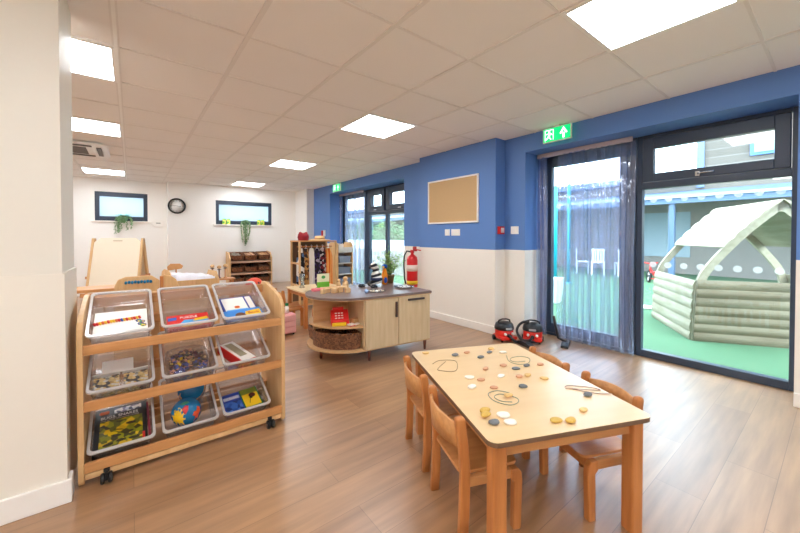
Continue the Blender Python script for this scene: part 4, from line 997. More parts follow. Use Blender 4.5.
# ================================================================== DRESSING-UP RAIL
t = thing('dressing_up_rail', 'wooden dressing-up stand full of hung costumes behind the island cabinet', 'clothes stand', (2.07, 5.23, 0))
DW, DD, DH = .65, .38, 1.08
f = MB()
for x_ in (0, DW - .03):
    for y_ in (0, DD - .03): MB().box(x_, x_ + .03, y_, y_ + .03, 0, DH - .02).build('post', BIRCH, t, bevel=.004)
MB().box(-.005, DW + .005, -.005, DD + .005, DH - .02, DH).build('top_board', BEECHX, t, bevel=.006)
MB().box(.03, DW - .03, DD - .02, DD - .008, .07, DH - .02).build('back_panel', flat('back_ply', (120, 90, 66), .5), t)
MB().box(.0, DW, .0, DD, .05, .07).build('bottom_shelf', BEECHX, t, bevel=.004)
for zz in (.35, .7):
    MB().box(.006, .02, .03, DD - .03, zz, zz + .03).build('side_rail', BIRCH, t)
b = MB(); b.tube([(.02, .14, DH - .10), (DW - .02, .14, DH - .10)], .009); b.build('hanging_rod', BEECH, t)
Rk = Vector((2.07, 5.23, 0))
cow = spots('cow_print', [(236, 232, 226), (30, 28, 32), (236, 232, 226), (90, 120, 160)], 14., .9)
leop = spots('leopard_print', [(30, 24, 30), (60, 26, 50), (140, 96, 60), (24, 20, 24), (90, 60, 40)], 26., .9)
purp = spots('purple_print', [(60, 40, 90), (40, 30, 50), (170, 160, 180), (36, 24, 40)], 22., .9)
dk = spots('dark_star_print', [(30, 20, 26), (110, 26, 40), (24, 20, 24), (200, 190, 190)], 20., .9)
brn = spots('giraffe_print', [(130, 80, 40), (190, 140, 80), (60, 44, 40)], 20., .9)
wht = flat('white_costume', (238, 232, 224), .9, var=.06)
oran = stripes('orange_stripe', (226, 110, 30), (240, 170, 90), 6., (0, 0, 0))
for i, (cx, wd, zl, m_, lab) in enumerate(((.08, .13, .25, cow, 'black and white cow print costume at the left end of the rail'), (.165, .125, .25, brn, 'brown spotted costume second from left on the rail'),
                                          (.26, .13, .27, wht, 'white costume with dark collar in the middle left of the rail'), (.355, .135, .25, purp, 'purple and black patterned costume in the middle of the rail'),
                                          (.455, .14, .25, dk, 'black and dark red spotted costume right of the middle of the rail'), (.56, .15, .30, oran, 'orange striped costume at the right end of the rail'))):
    b = MB(); rings = []
    for k in range(10):
        u = k / 9; z_ = DH - .13 - u * (DH - .13 - zl); s_ = .45 + .55 * min(1, u * 5); 
        rings.append([(wd / 2 * s_ * math.cos(a) * (1 + .12 * math.sin(5 * a + i)) , .05 * s_ * math.sin(a) * (1 + .25 * math.sin(4 * a + k * .3)), z_) for a in [2 * PI * j / 24 for j in range(24)]])
    b.loft(rings, 0, True)
    t = thing('costume', lab, 'costume', Rk + Vector((cx, .13, 0)), 0, 'costumes on the dressing-up rail')
    b.build('garment', m_, t)
    h = MB(); h.tube([(0, 0, DH - .135), (0, 0, DH - .105), (.012, 0, DH - .085), (0, 0, DH - .072), (-.012, 0, DH - .085)], .004); h.box(-.022, .022, -.008, .008, DH - .15, DH - .125); h.build('hanger', WHT, t)
# hats
t = thing('felt_hat', 'dark red crumpled hat on top of the dressing-up stand, at the left', 'hat', Rk + Vector((.13, .15, DH)), .2)
b = MB(); b.loft([[(r_ * math.cos(a) * 1.1, r_ * .9 * math.sin(a), zz + .01 * math.cos(2 * a) * (zz > .05)) for a in [2 * PI * k / 20 for k in range(20)]] for zz, r_ in ((0, .07), (.008, .085), (.02, .08), (.05, .088), (.09, .08), (.115, .06), (.12, .02))], 0, True)
b.build('crown', flat('crimson_felt', (150, 26, 38), .8), t)
for s_ in (-1, 1): MB().ball((s_ * .055, 0, .115), .025, 12).build('ear', flat('crimson_felt', (150, 26, 38), .8), t)
t = thing('straw_hat', 'pale straw hat lying on top of the dressing-up stand, at the right', 'hat', Rk + Vector((.42, .16, DH)), 0)
MB().lathe([(1e-6, .0), (.17, .0), (.175, .006), (.16, .012), (.085, .02), (.082, .06), (.07, .075), (1e-6, .08)], (0, 0, 0), 28).build('crown_and_brim', flat('straw', (222, 184, 130), .85, var=.15, scale=150.), t)
MB().lathe([(.086, .02), (.088, .022), (.087, .034), (.084, .036)], (0, 0, 0), 28).build('ribbon', flat('straw_band', (170, 110, 60), .8), t)

# ---- white tray unit next to the rail
t = thing('tray_tower', 'narrow wooden shelf tower with pale trays between costumes and strip curtain', 'shelf', (2.93, 5.6, 0))
for x_ in (0, .30): MB().prism([(0, 0), (.34, 0), (.34, .99), (.30, 1.04), (.06, 1.04), (0, .99)], x_, x_ + .02, 'x').build('side_panel', BIRCH, t, bevel=.004)
MB().box(.02, .30, .32, .335, .02, 1.0).build('back_panel', flat('white_board', (232, 228, 224), .5), t)
for zz in (.05, .25, .45, .65, .85): MB().box(.02, .30, .01, .32, zz, zz + .015).build('shelf', flat('white_board', (232, 228, 224), .5), t)
MB().box(.02, .30, -.002, .01, .86, .95).build('top_fascia', flat('white_board', (232, 228, 224), .5), t)
for k, zz in enumerate((.265, .465, .665)):
    t = thing('storage_tray', 'pale blue-grey tray in the narrow tower, %s of the three' % ['lowest', 'middle', 'topmost'][k], 'storage tray', (3.09, 5.62, zz), 0, 'trays in the narrow tower')
    b = MB(); b.loft([rrect(-.12, .12, 0, .28, .02, .0), rrect(-.135, .135, -.005, .29, .02, .12), rrect(-.125, .125, .004, .28, .02, .12), rrect(-.112, .112, .01, .272, .02, .01)]); b.build('tub', clear('blue_tray', (190, 205, 235), .2, .15, .5, (190, 200, 225)), t)

# ---- small side table with bits, left of the island
t = thing('side_table', 'low wooden table with a pale top behind the left end of the island cabinet', 'table', (1.98, 4.38, 0), 0)
MB().prism(rr2(-.32, .32, -.32, .32, .03), .44, .46, 'z').build('tabletop', MAPLE, t, bevel=.003)
for sy in (-1, 1): MB().box(-.25, .25, sy * .27 - .01, sy * .27 + .01, .385, .44).build('apron', BEECHX, t)
for sx in (-1, 1): MB().box(sx * .27 - .01, sx * .27 + .01, -.25, .25, .385, .44).build('apron', BEECH, t)
for sx in (-1, 1):
    for sy in (-1, 1): MB().box(sx * .275 - .022, sx * .275 + .022, sy * .275 - .022, sy * .275 + .022, 0, .44).build('leg', BEECH, t, bevel=.004)
c5 = dup(c0, (1.96, 3.90, 0), PI / 2, 'small beech chair tucked at the near side of the low side table')
c5['group'] = 'chairs at the side table'
c6 = dup(c0, (1.50, 4.42, 0), 0, 'small beech chair at the left side of the low side table'); c6['group'] = 'chairs at the side table'
for i, (x_, y_, h_, lab) in enumerate(((1.80, 4.45, .19, 'tall clear glass candlestick-like vase on the low side table'), (1.94, 4.25, .09, 'short clear glass jar on the low side table'))):
    t = thing('glass_vase', lab, 'vase', (x_, y_, .46), 0, 'glass vases')
    b = MB(); r_ = .034; b.lathe([(1e-6, 0), (r_, 0), (r_, .01), (r_ * .45, h_ * .3), (r_ * .8, h_ * .5), (r_, h_ * .7), (r_, h_), (r_ - .003, h_), (r_ - .004, h_ * .7), (r_ * .6, h_ * .5), (1e-6, h_ * .4)], (0, 0, 0), 20); b.build('body', clear('vase_glass', (235, 240, 240), .35, .03, .12), t)
# pink drawer tower on wheels
t = thing('drawer_trolley', 'small pink plastic drawer trolley on the floor beside the tray rack', 'trolley', (1.41, 4.03, 0), .1); t.scale = (.78, .78, .78)
PK = flat('pink_plastic', (232, 160, 158), .4)
MB().box(-.13, .13, -.13, .13, .03, .31).build('frame', PK, t, bevel=.006)
for k in range(3): MB().box(-.12, .12, -.145, -.13, .045 + k * .088, .125 + k * .088).build('drawer', flat('pink_drawer', (238, 178, 176), .35), t, bevel=.005)
for sx in (-1, 1):
    for sy in (-1, 1): MB().lathe([(1e-6, -.01), (.015, -.01), (.015, .01), (1e-6, .01)], (sx * .1, sy * .1, .015), 12, axis='x').build('caster', BLACKP, t)
for i, (x_, y_, lab) in enumerate(((1.37, 4.01, 'white bottle with a green cap on the pink trolley, left one'), (1.45, 4.05, 'white bottle with a green cap on the pink trolley, right one'))):
    t = thing('bottle', lab, 'bottle', (x_, y_, .2425), 0, 'green-capped bottles')
    MB().lathe([(1e-6, 0), (.022, 0), (.024, .07), (.012, .085), (1e-6, .085)], (0, 0, 0), 16).build('body', WHT, t); MB().lathe([(1e-6, .085), (.02, .085), (.02, .115), (1e-6, .115)], (0, 0, 0), 16).build('cap', flat('cap_green', (30, 140, 90), .4), t)

# ================================================================== BACK LEFT AREA
# easel
e = thing('easel', 'large double-sided wooden easel with a cream board before the back wall', 'easel', (-.125, 5.75, 0), math.radians(-24)); e.scale = (.86, 1, 1)
LN = math.radians(13)
for s_ in (-1, 1):
    R1 = Matrix.Translation((0, s_ * -.25, 0)) @ Matrix.Rotation(s_ * -LN if s_ > 0 else LN, 4, 'X')
    for sx in (-1, 1):
        b = MB(); b.box(sx * .315 - .016, sx * .315 + .016, -.02, .02, .0, 1.15, 0, Matrix.Translation((0, s_ * -.26, 0)) @ Matrix.Rotation(-s_ * LN, 4, 'X')); b.build('leg', BIRCH, e, bevel=.004)
    Mx = Matrix.Translation((0, s_ * -.26, 0)) @ Matrix.Rotation(-s_ * LN, 4, 'X')
    b = MB(); b.prism([(-.30, .44), (.30, .44), (.30, 1.10), (.22, 1.155), (-.22, 1.155), (-.30, 1.10)], -.012, .008, 'y', 0, Mx); b.build('board', flat('cream_board', (240, 228, 206), .35, var=.01), e, bevel=.003)
    b = MB(); b.box(-.34, .34, -.08 if s_ > 0 else 0, 0 if s_ > 0 else .08, .40, .42, 0, Mx); b.box(-.34, .34, -.09 if s_ > 0 else .08, -.08 if s_ > 0 else .09, .40, .45, 0, Mx); b.build('paint_tray', BEECHX, e, bevel=.003)
    b = MB(); b.prism(rr2(-.06, .06, 1.11, 1.125, .007), -.016, -.012, 'y', 0, Mx); b.build('clip', flat('clip_tan', (206, 190, 160), .5), e)
for sx in (-1, 1): MB().box(sx * .34 - .004, sx * .34 + .004, -.14, .14, .62, .65).build('brace', BEECH, e)
# play unit with blue letters
u = thing('play_screen', 'rounded wooden panel unit with blue beads behind the tray rack', 'play unit', (.14, 3.35, .0), math.radians(-2)); u.scale = (.74, 1, 1)
MB().prism([(-.34, 0), (.05, 0), (.05, .80), (-.02, .84), (-.24, .84), (-.30, .82), (-.33, .77)], 0, .02, 'y').build('front_panel', BIRCH, u, bevel=.004)
MB().box(.052, .085, -.005, .035, 0, .83).build('post', BEECH, u, bevel=.004)
MB().prism([(.087, 0), (.23, 0), (.23, .73), (.20, .80), (.15, .83), (.087, .84)], 0, .02, 'y').build('side_wing', BIRCH, u, bevel=.004)
MB().box(-.34, .23, .02, .30, .40, .42).build('shelf', BIRCH, u); MB().box(-.34, .23, .28, .30, 0, .5).build('rear_panel', BIRCH, u)
b = MB()
for k in range(9): b.ball((-.235 + k * .026, -.008, .795 + .003 * (k % 2)), .013, 10, 0, (1, .6, 1))
b.build('bead_row', flat('bead_blue', (0, 120, 170), .35), u)
# low bench at easel foot
t = thing('wooden_bench', 'low beech bench at the left of the beaded panel, below the easel', 'bench', (-.28, 3.9, 0), math.radians(0))
MB().box(-.28, .34, -.14, .14, .69, .715).build('seat', BEECHX, t, bevel=.004)
for sx in (-.24, .28): MB().prism([(-.12, 0), (.12, 0), (.07, .69), (-.07, .69)], sx, sx + .03, 'x').build('leg', BEECH, t)
# dolls cot with bedding
t = thing('changing_unit', 'wooden toy cot with raised headboard behind the middle tray', 'toy cot', (.59, 5.15, 0), math.radians(8)); t.scale = (.62, 1, .88)
MB().box(-.40, .42, -.27, -.25, .0, .70).build('front_panel', BIRCH, t, bevel=.004); MB().box(-.40, .42, .25, .27, .0, .70).build('rear_panel', BIRCH, t, bevel=.004)
MB().prism([(-.25, 0), (.25, 0), (.25, .70), (.20, .80), (.10, .84), (-.10, .84), (-.20, .80), (-.25, .70)], -.42, -.40, 'x').build('headboard', BIRCH, t, bevel=.005)
MB().prism([(-.25, 0), (.25, 0), (.25, .68), (.15, .79), (-.15, .79), (-.25, .68)], .42, .44, 'x').build('footboard', BIRCH, t, bevel=.005)
MB().box(-.40, .42, -.25, .25, .60, .62).build('base_board', BIRCH, t)
b = MB(); b.prism([(-.30, .80), (-.05, .82), (-.02, .86), (-.08, .895), (-.25, .90), (-.31, .86)], .24, .26, 'y'); b.build('shaped_rail', BEECHX, t, bevel=.004)
MB().box(-.16, -.14, .24, .26, .69, .83).build('rail_post', BEECH, t)
b = MB(); n = 14; rings = []
top = [[(-.36 + .72 * i / n, -.23 + .46 * j / n, .72 + .05 * (1 - i / n) + .012 * math.sin(i * 1.3 + j) + .01 * math.cos(j * 1.7)) for i in range(n + 1)] for j in range(n + 1)]
vs_ = [p_ for r_ in top for p_ in r_]; vs2 = [(x_, y_, .625) for x_, y_, z_ in vs_]; fs = []
N1 = n + 1
for j in range(n):
    for i in range(n):
        a = j * N1 + i; fs.append((a, a + 1, a + N1 + 1, a + N1)); fs.append(tuple(q + N1 * N1 for q in (a, a + N1, a + N1 + 1, a + 1)))
edge = [i for i in range(N1)] + [j * N1 + n for j in range(1, N1)] + [n * N1 + i for i in range(n - 1, -1, -1)] + [j * N1 for j in range(n - 1, 0, -1)]
for k in range(len(edge)): a, c = edge[k], edge[(k + 1) % len(edge)]; fs.append((a, a + N1 * N1, c + N1 * N1, c))
b.add(vs_ + vs2, fs, 0, True); o = b.build('quilt', flat('white_quilt', (236, 236, 244), .9), None, (.59, 5.15, 0), (0, 0, math.radians(8))); o.scale = (.62, 1, .88); tag(o, 'white quilt lying in the wooden toy cot', 'quilt')
# wooden posts with birds on stand
t = thing('wooden_stool', 'small wooden stand behind the cot carrying peg ornaments', 'stand', (1.12, 6.2, 0))
MB().prism(rr2(-.22, .22, -.12, .12, .03), .45, .47, 'z').build('top', BEECHX, t)
for sx in (-.18, .18):
    for sy in (-.08, .08): MB().box(sx - .015, sx + .015, sy - .015, sy + .015, 0, .45).build('leg', BEECH, t)
for i, (dx, h_, c_, lab) in enumerate(((-.10, .20, (176, 110, 80), 'orange-topped wooden peg ornament, leftmost on the stand'), (-.0, .18, (110, 70, 60), 'dark-collared wooden peg ornament in the middle of the stand'), (.09, .20, (200, 150, 110), 'light wooden peg ornament, rightmost on the stand'))):
    t = thing('peg_ornament', lab, 'ornament', (1.12 + dx, 6.2, .47), 0, 'peg ornaments')
    MB().lathe([(1e-6, 0), (.03, 0), (.03, .01), (.012, .02), (.012, h_ - .04), (1e-6, h_ - .04)], (0, 0, 0), 14).build('stem', flat('peg_%d' % i, c_, .6), t)
    MB().lathe([(.012, h_ - .045), (.035, h_ - .04), (.012, h_ - .03)], (0, 0, 0), 14).build('collar', flat('peg_collar', (70, 60, 60), .6), t)
    MB().ball((0, 0, h_), .028, 14, 0, (1.2, .8, 1)).build('head', CREAMW, t)
# basket shelf on the back wall
t = thing('basket_shelf', 'three-tier wooden shelf of wicker baskets against the back wall', 'shelf', (1.70, 8.30, 0))
SW = .93
for x_ in (0, SW - .03): MB().prism([(0, 0), (.36, 0), (.36, .80), (.12, .78), (.0, .66)], x_, x_ + .03, 'x').build('side_panel', BIRCH, t, bevel=.004)
SZ = [.06, .31, .575]
for zz in SZ: MB().box(.03, SW - .03, -.005, .34, zz - .025, zz + .01).build('shelf', flat('pinkish_oak', (206, 168, 140), .5), t, bevel=.003)
MB().box(.03, SW - .03, .34, .355, .03, .78).build('back_panel', flat('dark_back', (90, 66, 54), .7), t)
def shelf_basket(r, c, lab, fill):
    t = thing('wicker_basket', lab, 'basket', (1.70 + .175 + c * .29, 8.33, SZ[r] + .035), 0, 'wicker baskets on the back shelf', rot=(math.radians(14), 0, 0))
    b = MB(); b.loft([rrect(-.12, .12, .0, .28, .02, 0), rrect(-.135, .135, -.01, .30, .025, .11), rrect(-.12, .12, .005, .285, .02, .11), rrect(-.108, .108, .015, .27, .02, .015)]); b.build('woven_body', WICK, t)
    rnd = random.Random(r * 3 + c); b = MB()
    for i in range(26): b.ball((rnd.uniform(-.09, .09), rnd.uniform(.03, .25), .075 + rnd.uniform(0, .03)), .022, 8, 0, (1.3, 1, .7))
    b.build('contents', fill, t)['kind'] = 'stuff'
fills = [[flat('cones', (96, 80, 66), .8)] * 3, [flat('dark_cones', (60, 44, 36), .8), flat('dark_cones2', (52, 36, 30), .8), flat('brown_bits', (120, 84, 64), .8)], [flat('grey_stones', (150, 142, 128), .8), flat('pink_stones', (222, 176, 140), .8), flat('tan_bits', (190, 144, 100), .8)]]
for r in range(3):
    for c in range(3):
        shelf_basket(r, c, 'wicker basket on the back shelf, %s tier, %s' % (['bottom', 'middle', 'top'][r], ['left', 'centre', 'right'][c]), fills[r][c])
# orange ball toy
t = thing('pumpkin_toy', 'round orange-red toy with openings on a low block before the basket shelf', 'toy', (1.90, 7.10, 0), 0)
b = MB(); rings = []
for k in range(11):
    ph = PI * k / 10; rr_ = .155 * max(.03, math.sin(ph)); rings.append([(rr_ * (1 + .06 * math.cos(8 * a)) * math.cos(a), rr_ * (1 + .06 * math.cos(8 * a)) * math.sin(a), .20 - .14 * math.cos(ph)) for a in [2 * PI * j / 48 for j in range(48)]])
b.loft(rings, 0, True); b.build('ball', flat('pumpkin_orange', (232, 76, 40), .5), t)
for a in (-.5, .35): MB().ball((.12 * math.sin(a), -.135 * math.cos(a), .24), .026, 10, 0, (1, .5, 1)).build('opening', BLK, t)
MB().lathe([(.10, 0), (.12, .01), (.10, .07)], (0, 0, 0), 20).build('foot', flat('pumpkin_pale', (226, 170, 170), .5), t)

# plants & green boxes on back sills
def trailing(name, label, loc, L_, seed, blue):
    t = thing(name, label, 'plant', loc)
    MB().lathe([(1e-6, 0), (.05, 0), (.06, .07), (.052, .07), (.045, .05), (1e-6, .05)], (0, 0, 0), 18).build('pot', flat('teal_pot', (60, 160, 160), .4) if blue else flat('green_pot', (70, 130, 90), .4), t)
    rnd = random.Random(seed); lf = MB(); st = MB()
    for i in range(16):
        a = rnd.uniform(PI, 2 * PI) ; x0 = rnd.uniform(-.13, .13) * (1 if blue else .8); ln = L_ * rnd.uniform(.5, 1) * (1 - abs(x0) * 3 * (0 if i % 3 else 1))
        if blue and abs(x0) < .035: ln *= .25
        ln = max(.05, ln)
        q = smooth3([(x0 * .2, 0, .06), (x0 * .6, -.05, .085), (x0, -.085, .04), (x0 * 1.05, -.09, .04 - ln * .5), (x0 * (1 if blue else .7), -.09, .04 - ln)], 4); st.tube(q, .002, 4)
        for p_ in q[1:]:
            for _ in range(5):
                d = Vector((rnd.uniform(-1, 1), rnd.uniform(-1, .3), rnd.uniform(-1, .4))).normalized(); s_ = d.cross(Vector((rnd.uniform(-1, 1), 1, rnd.uniform(-1, 1)))).normalized(); l_ = rnd.uniform(.018, .03)
                pp = p_ + Vector((rnd.uniform(-.01, .01), 0, rnd.uniform(-.02, .02)))
                lf.add([pp, pp + d * l_ * .5 + s_ * l_ * .3, pp + d * l_, pp + d * l_ * .5 - s_ * l_ * .3], [(0, 1, 2, 3)])
    st.build('stems', flat('stem_green', (90, 120, 60)), t); lf.build('leaves', flat('trailing_leaf', (124, 160, 112), .6, var=.25, scale=30.), t)
    if blue:
        lf = MB()
        for i in range(110):
            a = rnd.uniform(0, 2 * PI); e_ = rnd.uniform(.1, 1.4); r_ = rnd.uniform(.05, .11); p_ = Vector((r_ * math.cos(a) * 1.2, -.02 + r_ * .6 * math.sin(a), .07 + .05 * math.sin(e_)))
            d = Vector((math.cos(a), math.sin(a) * .6, rnd.uniform(-.2, .8))).normalized(); s_ = d.cross(Vector((0, 0, 1))).normalized(); l_ = .035
            lf.add([p_, p_ + d * l_ * .5 + s_ * l_ * .25, p_ + d * l_, p_ + d * l_ * .5 - s_ * l_ * .25], [(0, 1, 2, 3)])
        lf.build('teal_leaves', flat('teal_leaf', (80, 190, 180), .6, var=.2), t)
trailing('trailing_plant', 'teal-topped trailing plant on the sill of the left back window', (-.11, 8.995, 1.46), .28, 2, True)
trailing('trailing_plant', 'long thin trailing plant on the sill of the right back window', (2.12, 8.695, 1.42), .52, 3, False)
GB = spots('green_box_print', [(120, 200, 60), (230, 220, 90), (80, 180, 70), (150, 210, 90)], 30., .5)
for x_, lab in ((1.68, 'bright green printed card stand on the right window sill, left pair outer'), (1.77, 'bright green printed card stand on the right window sill, left pair inner'), (2.44, 'bright green printed card stand on the right window sill, right pair inner'), (2.53, 'bright green printed card stand on the right window sill, right pair outer')):
    t = thing('card_stand', lab, 'card', (x_, 8.695, 1.42), 0, 'green cards on the sill')
    MB().prism([(-.03, 0), (.03, 0), (.004, .13), (-.004, .13)], -.036, .036, 'x').build('folded_card', GB, t)

# ================================================================== OUTSIDE
GRASS = flat('artificial_grass', (66, 104, 72), .9, var=.14, scale=25.)
struct(MB().box(3.95, 40, -14, 40, -.12, -.02).build('lawn', GRASS))
struct(MB().box(3.93, 4.0, .2, 2.23, -.1, -.005).build('threshold', flat('threshold_grey', (150, 150, 152), .6)))
# playhouse: local x = along gable (to the right), local y = along the ridge (away)
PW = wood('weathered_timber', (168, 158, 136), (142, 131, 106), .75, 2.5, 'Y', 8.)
PWX = wood('shaded_weathered_timber_x', (132, 121, 98), (100, 88, 66), .75, 2.0, 'X', 7.)  # darker brown grain; shade of the less lit gable side put into the colour
ga = math.atan2(-.84, .54)
ph = thing('playhouse', 'pointed-arch wooden playhouse with lapped boards standing on the green lawn', 'playhouse', (4.963, 1.043, -.02), ga)
GW, GL, GH = 1.50, 1.22, 1.55
# pointed arch outline, left half, u 0..1 from foot to apex
ARC = smooth3([(0, 0, 0), (.015, 0, .35), (.045, 0, .67), (.165, 0, .90), (.445, 0, 1.25), (.75, 0, 1.55)], 10)
def arch(u):
    q = min(max(u, 0), 1) * (len(ARC) - 1); i = min(int(q), len(ARC) - 2); p_ = ARC[i].lerp(ARC[i + 1], q - i); return (p_.x, p_.z)
def arch_r(u): a = arch(u); return (GW - a[0], a[1])
wt = .035
def u_at(h):
    lo, hi = 0, 1
    for _ in range(30):
        m_ = (lo + hi) / 2
        if arch(m_)[1] < h: lo = m_
        else: hi = m_
    return lo
uw = u_at(.67); ur = u_at(1.04)
def lap_side(fn, sgn, u0, u1, rows, y0, y1, name, mat):
    """overlapping half-log boards following the arch"""
    b = MB()
    for k in range(rows):
        ua, ub = u0 + (u1 - u0) * k / rows, u0 + (u1 - u0) * (k + 1) / rows
        a, c = fn(ua), fn(ub); dx, dz = c[0] - a[0], c[1] - a[1]; L_ = math.hypot(dx, dz); nx, nz = -dz / L_ * sgn, dx / L_ * sgn
        pts = [a, c]
        out = [(a[0] + dx * q + nx * (.008 + .016 * math.sin(PI * min(1, q * .9 + .12))), a[1] + dz * q + nz * (.008 + .016 * math.sin(PI * min(1, q * .9 + .12)))) for q in (1, .85, .65, .45, .25, .1, 0)]
        b.prism([a, c] + out, y0, y1, 'y')
    return b.build(name, mat, ph)
lap_side(arch, 1, 0, uw, 6, .02, GL, 'side_wall', PW)
lap_side(arch_r, -1, 0, uw, 6, .02, GL, 'side_wall', PW)
lap_side(arch, 1, ur, 1, 5, -.04, GL + .04, 'roof_slope', PW)
lap_side(arch_r, -1, ur, 1, 5, -.04, GL + .04, 'roof_slope', PW)
for y_ in (.0, GL - .02):
    for fn, s_ in ((arch, 1), (arch_r, -1)):
        b = MB(); P1 = [fn(k / 24) for k in range(25)]
        P2 = []
        for k in range(24, -1, -1):
            q = k / 24; a, c = fn(max(0, q - .01)), fn(min(1, q + .01)); dx, dz = c[0] - a[0], c[1] - a[1]; L_ = math.hypot(dx, dz)
            P2.append((fn(q)[0] + dz / L_ * .075 * s_, fn(q)[1] - dx / L_ * .075 * s_))
        n_ = len(P1)
        for k in range(n_ - 1): b.prism([P1[k], P1[k + 1], P2[n_ - 2 - k], P2[n_ - 1 - k]], y_, y_ + .045, 'y')
        b.build('arch_rib', PW, ph)
# gable wall boards on near end
def gable(y0, y1, name, mat, x_to=GW):
    b = MB(); rows = 7; hh = .68
    for k in range(rows):
        z0, z1 = hh * k / rows, hh * (k + 1) / rows; xa = arch(u_at(z0 + .001))[0] + .01; xb = GW - xa
        pts = [(y1, z0), (y1, z1)] + [(y0 - .014 * math.sin(PI * q), z0 + (z1 - z0) * q) for q in (1, .8, .6, .4, .2, 0)]
        b.prism(pts, xa, xb, 'x')
    return b.build(name, mat, ph)
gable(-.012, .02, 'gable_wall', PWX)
MB().box(GW / 2 - .03, GW / 2 + .03, .0, GL, GH - .12, GH - .03).build('ridge_beam', PW, ph)

# building across the courtyard
BR = brick('buff_brick', (104, 97, 88), (84, 77, 68), (128, 122, 116), .23, .075, .008, .85, rot=(PI / 2, 0, PI / 2))
bd = thing('school_building', 'pale brick building with blue canopy across the lawn', 'building', (13.5, 0, 0))
b = MB(); b.box(0, .4, -14, 26, -.1, 2.95); b.build('brick_wall', BR, bd)
b = MB(); b.box(-.05, 6, -14, 2.70, 2.3, 8.5); b.build('upper_brick_wall', BR, bd)
MB().box(-.12, -.05, 2.58, 2.75, 2.6, 8.5).build('corner_panel', flat('blue_grey_cladding', (96, 116, 146), .6), bd)
MB().box(-.5, 6, 2.75, 26, 2.85, 3.05).build('roof', flat('blue_roof', (70, 90, 118), .6), bd)
CB = flat('canopy_blue', (78, 100, 128), .5)
cn = MB(); cn.prism([(0, 2.55), (-2.3, 2.20), (-2.3, 2.12), (0, 2.47)], -12, 24, 'y', 0, None)
cn.build('canopy', CB, bd)
MB().box(-2.36, -2.28, -12, 24, 2.0, 2.22).build('fascia', CB, bd)
MB().box(-2.42, -2.36, -12, 24, 2.14, 2.20).build('gutter', flat('gutter_white', (170, 178, 188), .5), bd)
for k in range(9): MB().box(-2.30, -2.16, -8.06 + k * 3.6, -7.94 + k * 3.6, -.05, 2.1).build('post', CB, bd)
for k, (y_, w_) in enumerate(((1.32, .30), (-.9, .6))):
    fr = MB().box(-.12, -.04, y_ - w_, y_ + w_, 3.35, 3.85).build('window', flat('blue_window_frame', (70, 110, 160), .5), bd)
    MB().box(-.14, -.12, y_ - w_ + .08, y_ + w_ - .08, 3.42, 3.78).build('pane', flat('window_reflection', (120, 150, 150), .1), fr)
MB().box(-.04, -.0, 2.9, 4.6, .5, 1.9).build('board', flat('slate_board', (140, 156, 164), .7), bd)
for y_ in (7.6, 11.5): MB().box(-.05, -.0, y_, y_ + 1.4, .9, 1.9).build('window', flat('window_reflection', (120, 150, 150), .1), bd)
for y_ in (-3.2,): MB().box(-.05, 0, y_, y_ + 2.2, -.02, 2.0).build('door', flat('slate_blue', (96, 110, 136), .6), bd)
# teal poles near the door
for k, (x_, y_, lab) in enumerate(((8.6, 4.76, 'teal pole beyond the strip curtain, leftmost'), (8.6, 4.56, 'teal pole beyond the strip curtain, second from left'), (8.6, 4.22, 'teal pole beyond the strip curtain, third, standing apart'))):
    t = thing('teal_pole', lab, 'pole', (x_, y_, -.02), 0, 'teal poles outside')
    MB().lathe([(1e-6, 0), (.045, 0), (.045, 2.45), (1e-6, 2.47)], (0, 0, 0), 14).build('shaft', flat('teal_paint', (20, 150, 170), .4), t)
    MB().lathe([(.09, 0), (.09, .015), (.05, .03)], (0, 0, 0), 14).build('base', flat('teal_paint', (20, 150, 170), .4), t)
# white outdoor chairs by table
def garden_chair(loc, rz, lab, src=None):
    t = thing('garden_chair', lab, 'chair', loc, rz, 'white garden chairs')
    WP = flat('white_plastic', (236, 238, 240), .4)
    MB().box(-.18, .18, -.18, .18, .36, .39).build('seat', WP, t, bevel=.01)
    for k in range(5): MB().box(-.16 + k * .07, -.12 + k * .07, .16, .18, .39, .75).build('back_slat', WP, t)
    MB().box(-.18, .18, .155, .185, .72, .78).build('top_rail', WP, t)
    for sx in (-1, 1):
        for sy in (-1, 1): MB().box(sx * .16 - .018, sx * .16 + .018, sy * .16 - .018, sy * .16 + .018, 0, .36).build('leg', WP, t)
    return t
gc = garden_chair((11.3, 5.1, -.02), .4, 'white slatted garden chair behind the strip curtain, left one')
dup(gc, (11.2, 4.6, -.02), -1.2, 'white slatted garden chair behind the strip curtain, middle one')
dup(gc, (11.4, 4.0, -.02), 2.2, 'white slatted garden chair behind the strip curtain, right one')
t = thing('play_crate', 'white crate with grey top standing on the lawn close to the strip curtain', 'crate', (5.95, 3.24, -.02), .3)
b = MB(); b.loft([rrect(-.16, .16, -.16, .16, .03, 0), rrect(-.20, .20, -.20, .20, .03, .42), rrect(-.18, .18, -.18, .18, .03, .42), rrect(-.14, .14, -.14, .14, .03, .03)]); b.build('bin', flat('crate_white', (230, 232, 234), .5), t)
MB().box(-.15, .15, -.15, .15, .3, .38).build('contents', flat('grey_content', (130, 136, 140), .8), t)
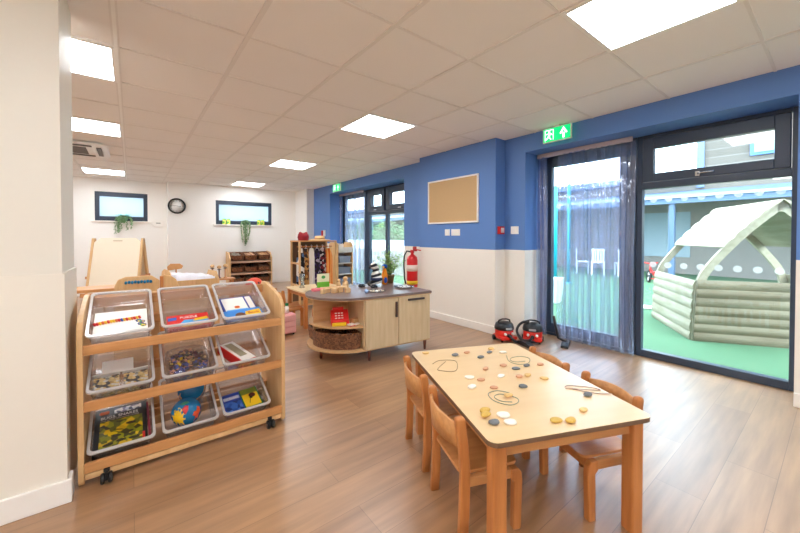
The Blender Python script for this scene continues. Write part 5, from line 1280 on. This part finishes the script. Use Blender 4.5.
# tricycle red
t = thing('tricycle', 'small red tricycle on the lawn left of the playhouse', 'tricycle', (10.6, 3.02, -.02), .6); t.scale = (.8, .8, .8)
for (x_, y_, r_) in ((.32, 0, .17), (-.25, .2, .12), (-.25, -.2, .12)):
    w_ = MB().lathe([(r_ * .6, -.025), (r_, -.025), (r_, .025), (r_ * .6, .025), (r_ * .6, -.025)], (x_, y_, r_), 22, axis='y').build('wheel', BLACKP, t)
    MB().lathe([(1e-6, -.015), (r_ * .6, -.015), (r_ * .6, .015), (1e-6, .015)], (x_, y_, r_), 18, axis='y').build('hub', WHT, w_)
b = MB(); b.tube([(.32, 0, .17), (.22, 0, .55)], .02); b.tube([(.24, 0, .42), (0, 0, .25), (-.25, 0, .14)], .025); b.tube([(-.25, -.2, .12), (-.25, .2, .12)], .018); b.build('frame', RED, t)
b = MB(); b.tube([(.2, -.2, .6), (.22, 0, .56), (.2, .2, .6)], .016); b.build('handlebar', RED, t); MB().box(-.2, .02, -.09, .09, .28, .33).build('seat', RED, t, bevel=.02)
# play ring on lawn, white
t = thing('white_ball', 'white ball-like object lying on the lawn left of the playhouse', 'ball', (6.6, 2.0, .02))
MB().lathe([(1e-6, -.035), (.13, -.035), (.13, -.01), (1e-6, -.01)], (0, 0, 0), 20).build('disc', WHT, t); t['label'] = 'flat white disc lying on the lawn left of the playhouse'; t['category'] = 'disc'; t.name = 'lawn_disc'

# beyond second window: low wall, fence and hedge
t = thing('slatted_fence', 'grey slatted fence beyond the second window', 'fence', (6.3, 9, -.02))
for k in range(64): MB().box(-.012, .012, -3.2 + k * .1, -3.13 + k * .1, .0, .74).build('slat', flat('grey_slat', (170, 164, 158), .7), t)
MB().box(.012, .04, -3.2, 3.2, .15, .22).build('rail', flat('grey_slat', (170, 164, 158), .7), t); MB().box(.012, .04, -3.2, 3.2, .58, .65).build('rail', flat('grey_slat', (170, 164, 158), .7), t)
t = thing('planter_wall', 'low white rendered wall behind the slatted fence', 'wall', (6.7, 9, -.02))
MB().box(0, .25, -3.6, 5, 0, .98).build('render', flat('white_render', (232, 234, 236), .7), t)
MB().box(-.03, .28, -3.6, 5, .98, 1.03).build('coping', flat('coping', (205, 208, 212), .7), t)
rnd = random.Random(33)
hl = ['leftmost', 'second from left', 'third from left', 'fourth from left', 'rightmost']
for k in range(5):
    t = thing('hedge_shrub', 'leafy green shrub above the low white wall beyond the second window, ' + hl[4 - k], 'shrub', (8.0, 6.2 + k * 1.62, 0), 0, 'shrubs beyond the second window')
    lf = MB()
    for i in range(1500):
        a = rnd.uniform(0, 2 * PI); e_ = rnd.uniform(-1, 1); rr_ = .75 * rnd.random() ** .3
        p_ = Vector((rr_ * .7 * math.cos(a) * math.sqrt(1 - e_ * e_), rr_ * math.sin(a) * math.sqrt(1 - e_ * e_), 1.15 + .65 * rr_ * e_ / .75))
        d = Vector((rnd.uniform(-1, 1), rnd.uniform(-1, 1), rnd.uniform(-1, 1))).normalized(); s_ = d.orthogonal().normalized(); l_ = rnd.uniform(.05, .1)
        lf.add([p_, p_ + d * l_ * .5 + s_ * l_ * .3, p_ + d * l_, p_ + d * l_ * .5 - s_ * l_ * .3], [(0, 1, 2, 3)])
    lf.build('foliage', flat('hedge_leaf', (84, 116, 78), .7, var=.35, scale=3.), t)
    b = MB(); b.tube([(0, 0, 0), (0, .02, .6), (.05, 0, 1.2)], .03, 8); b.build('trunk', flat('bark', (90, 70, 50), .9), t)
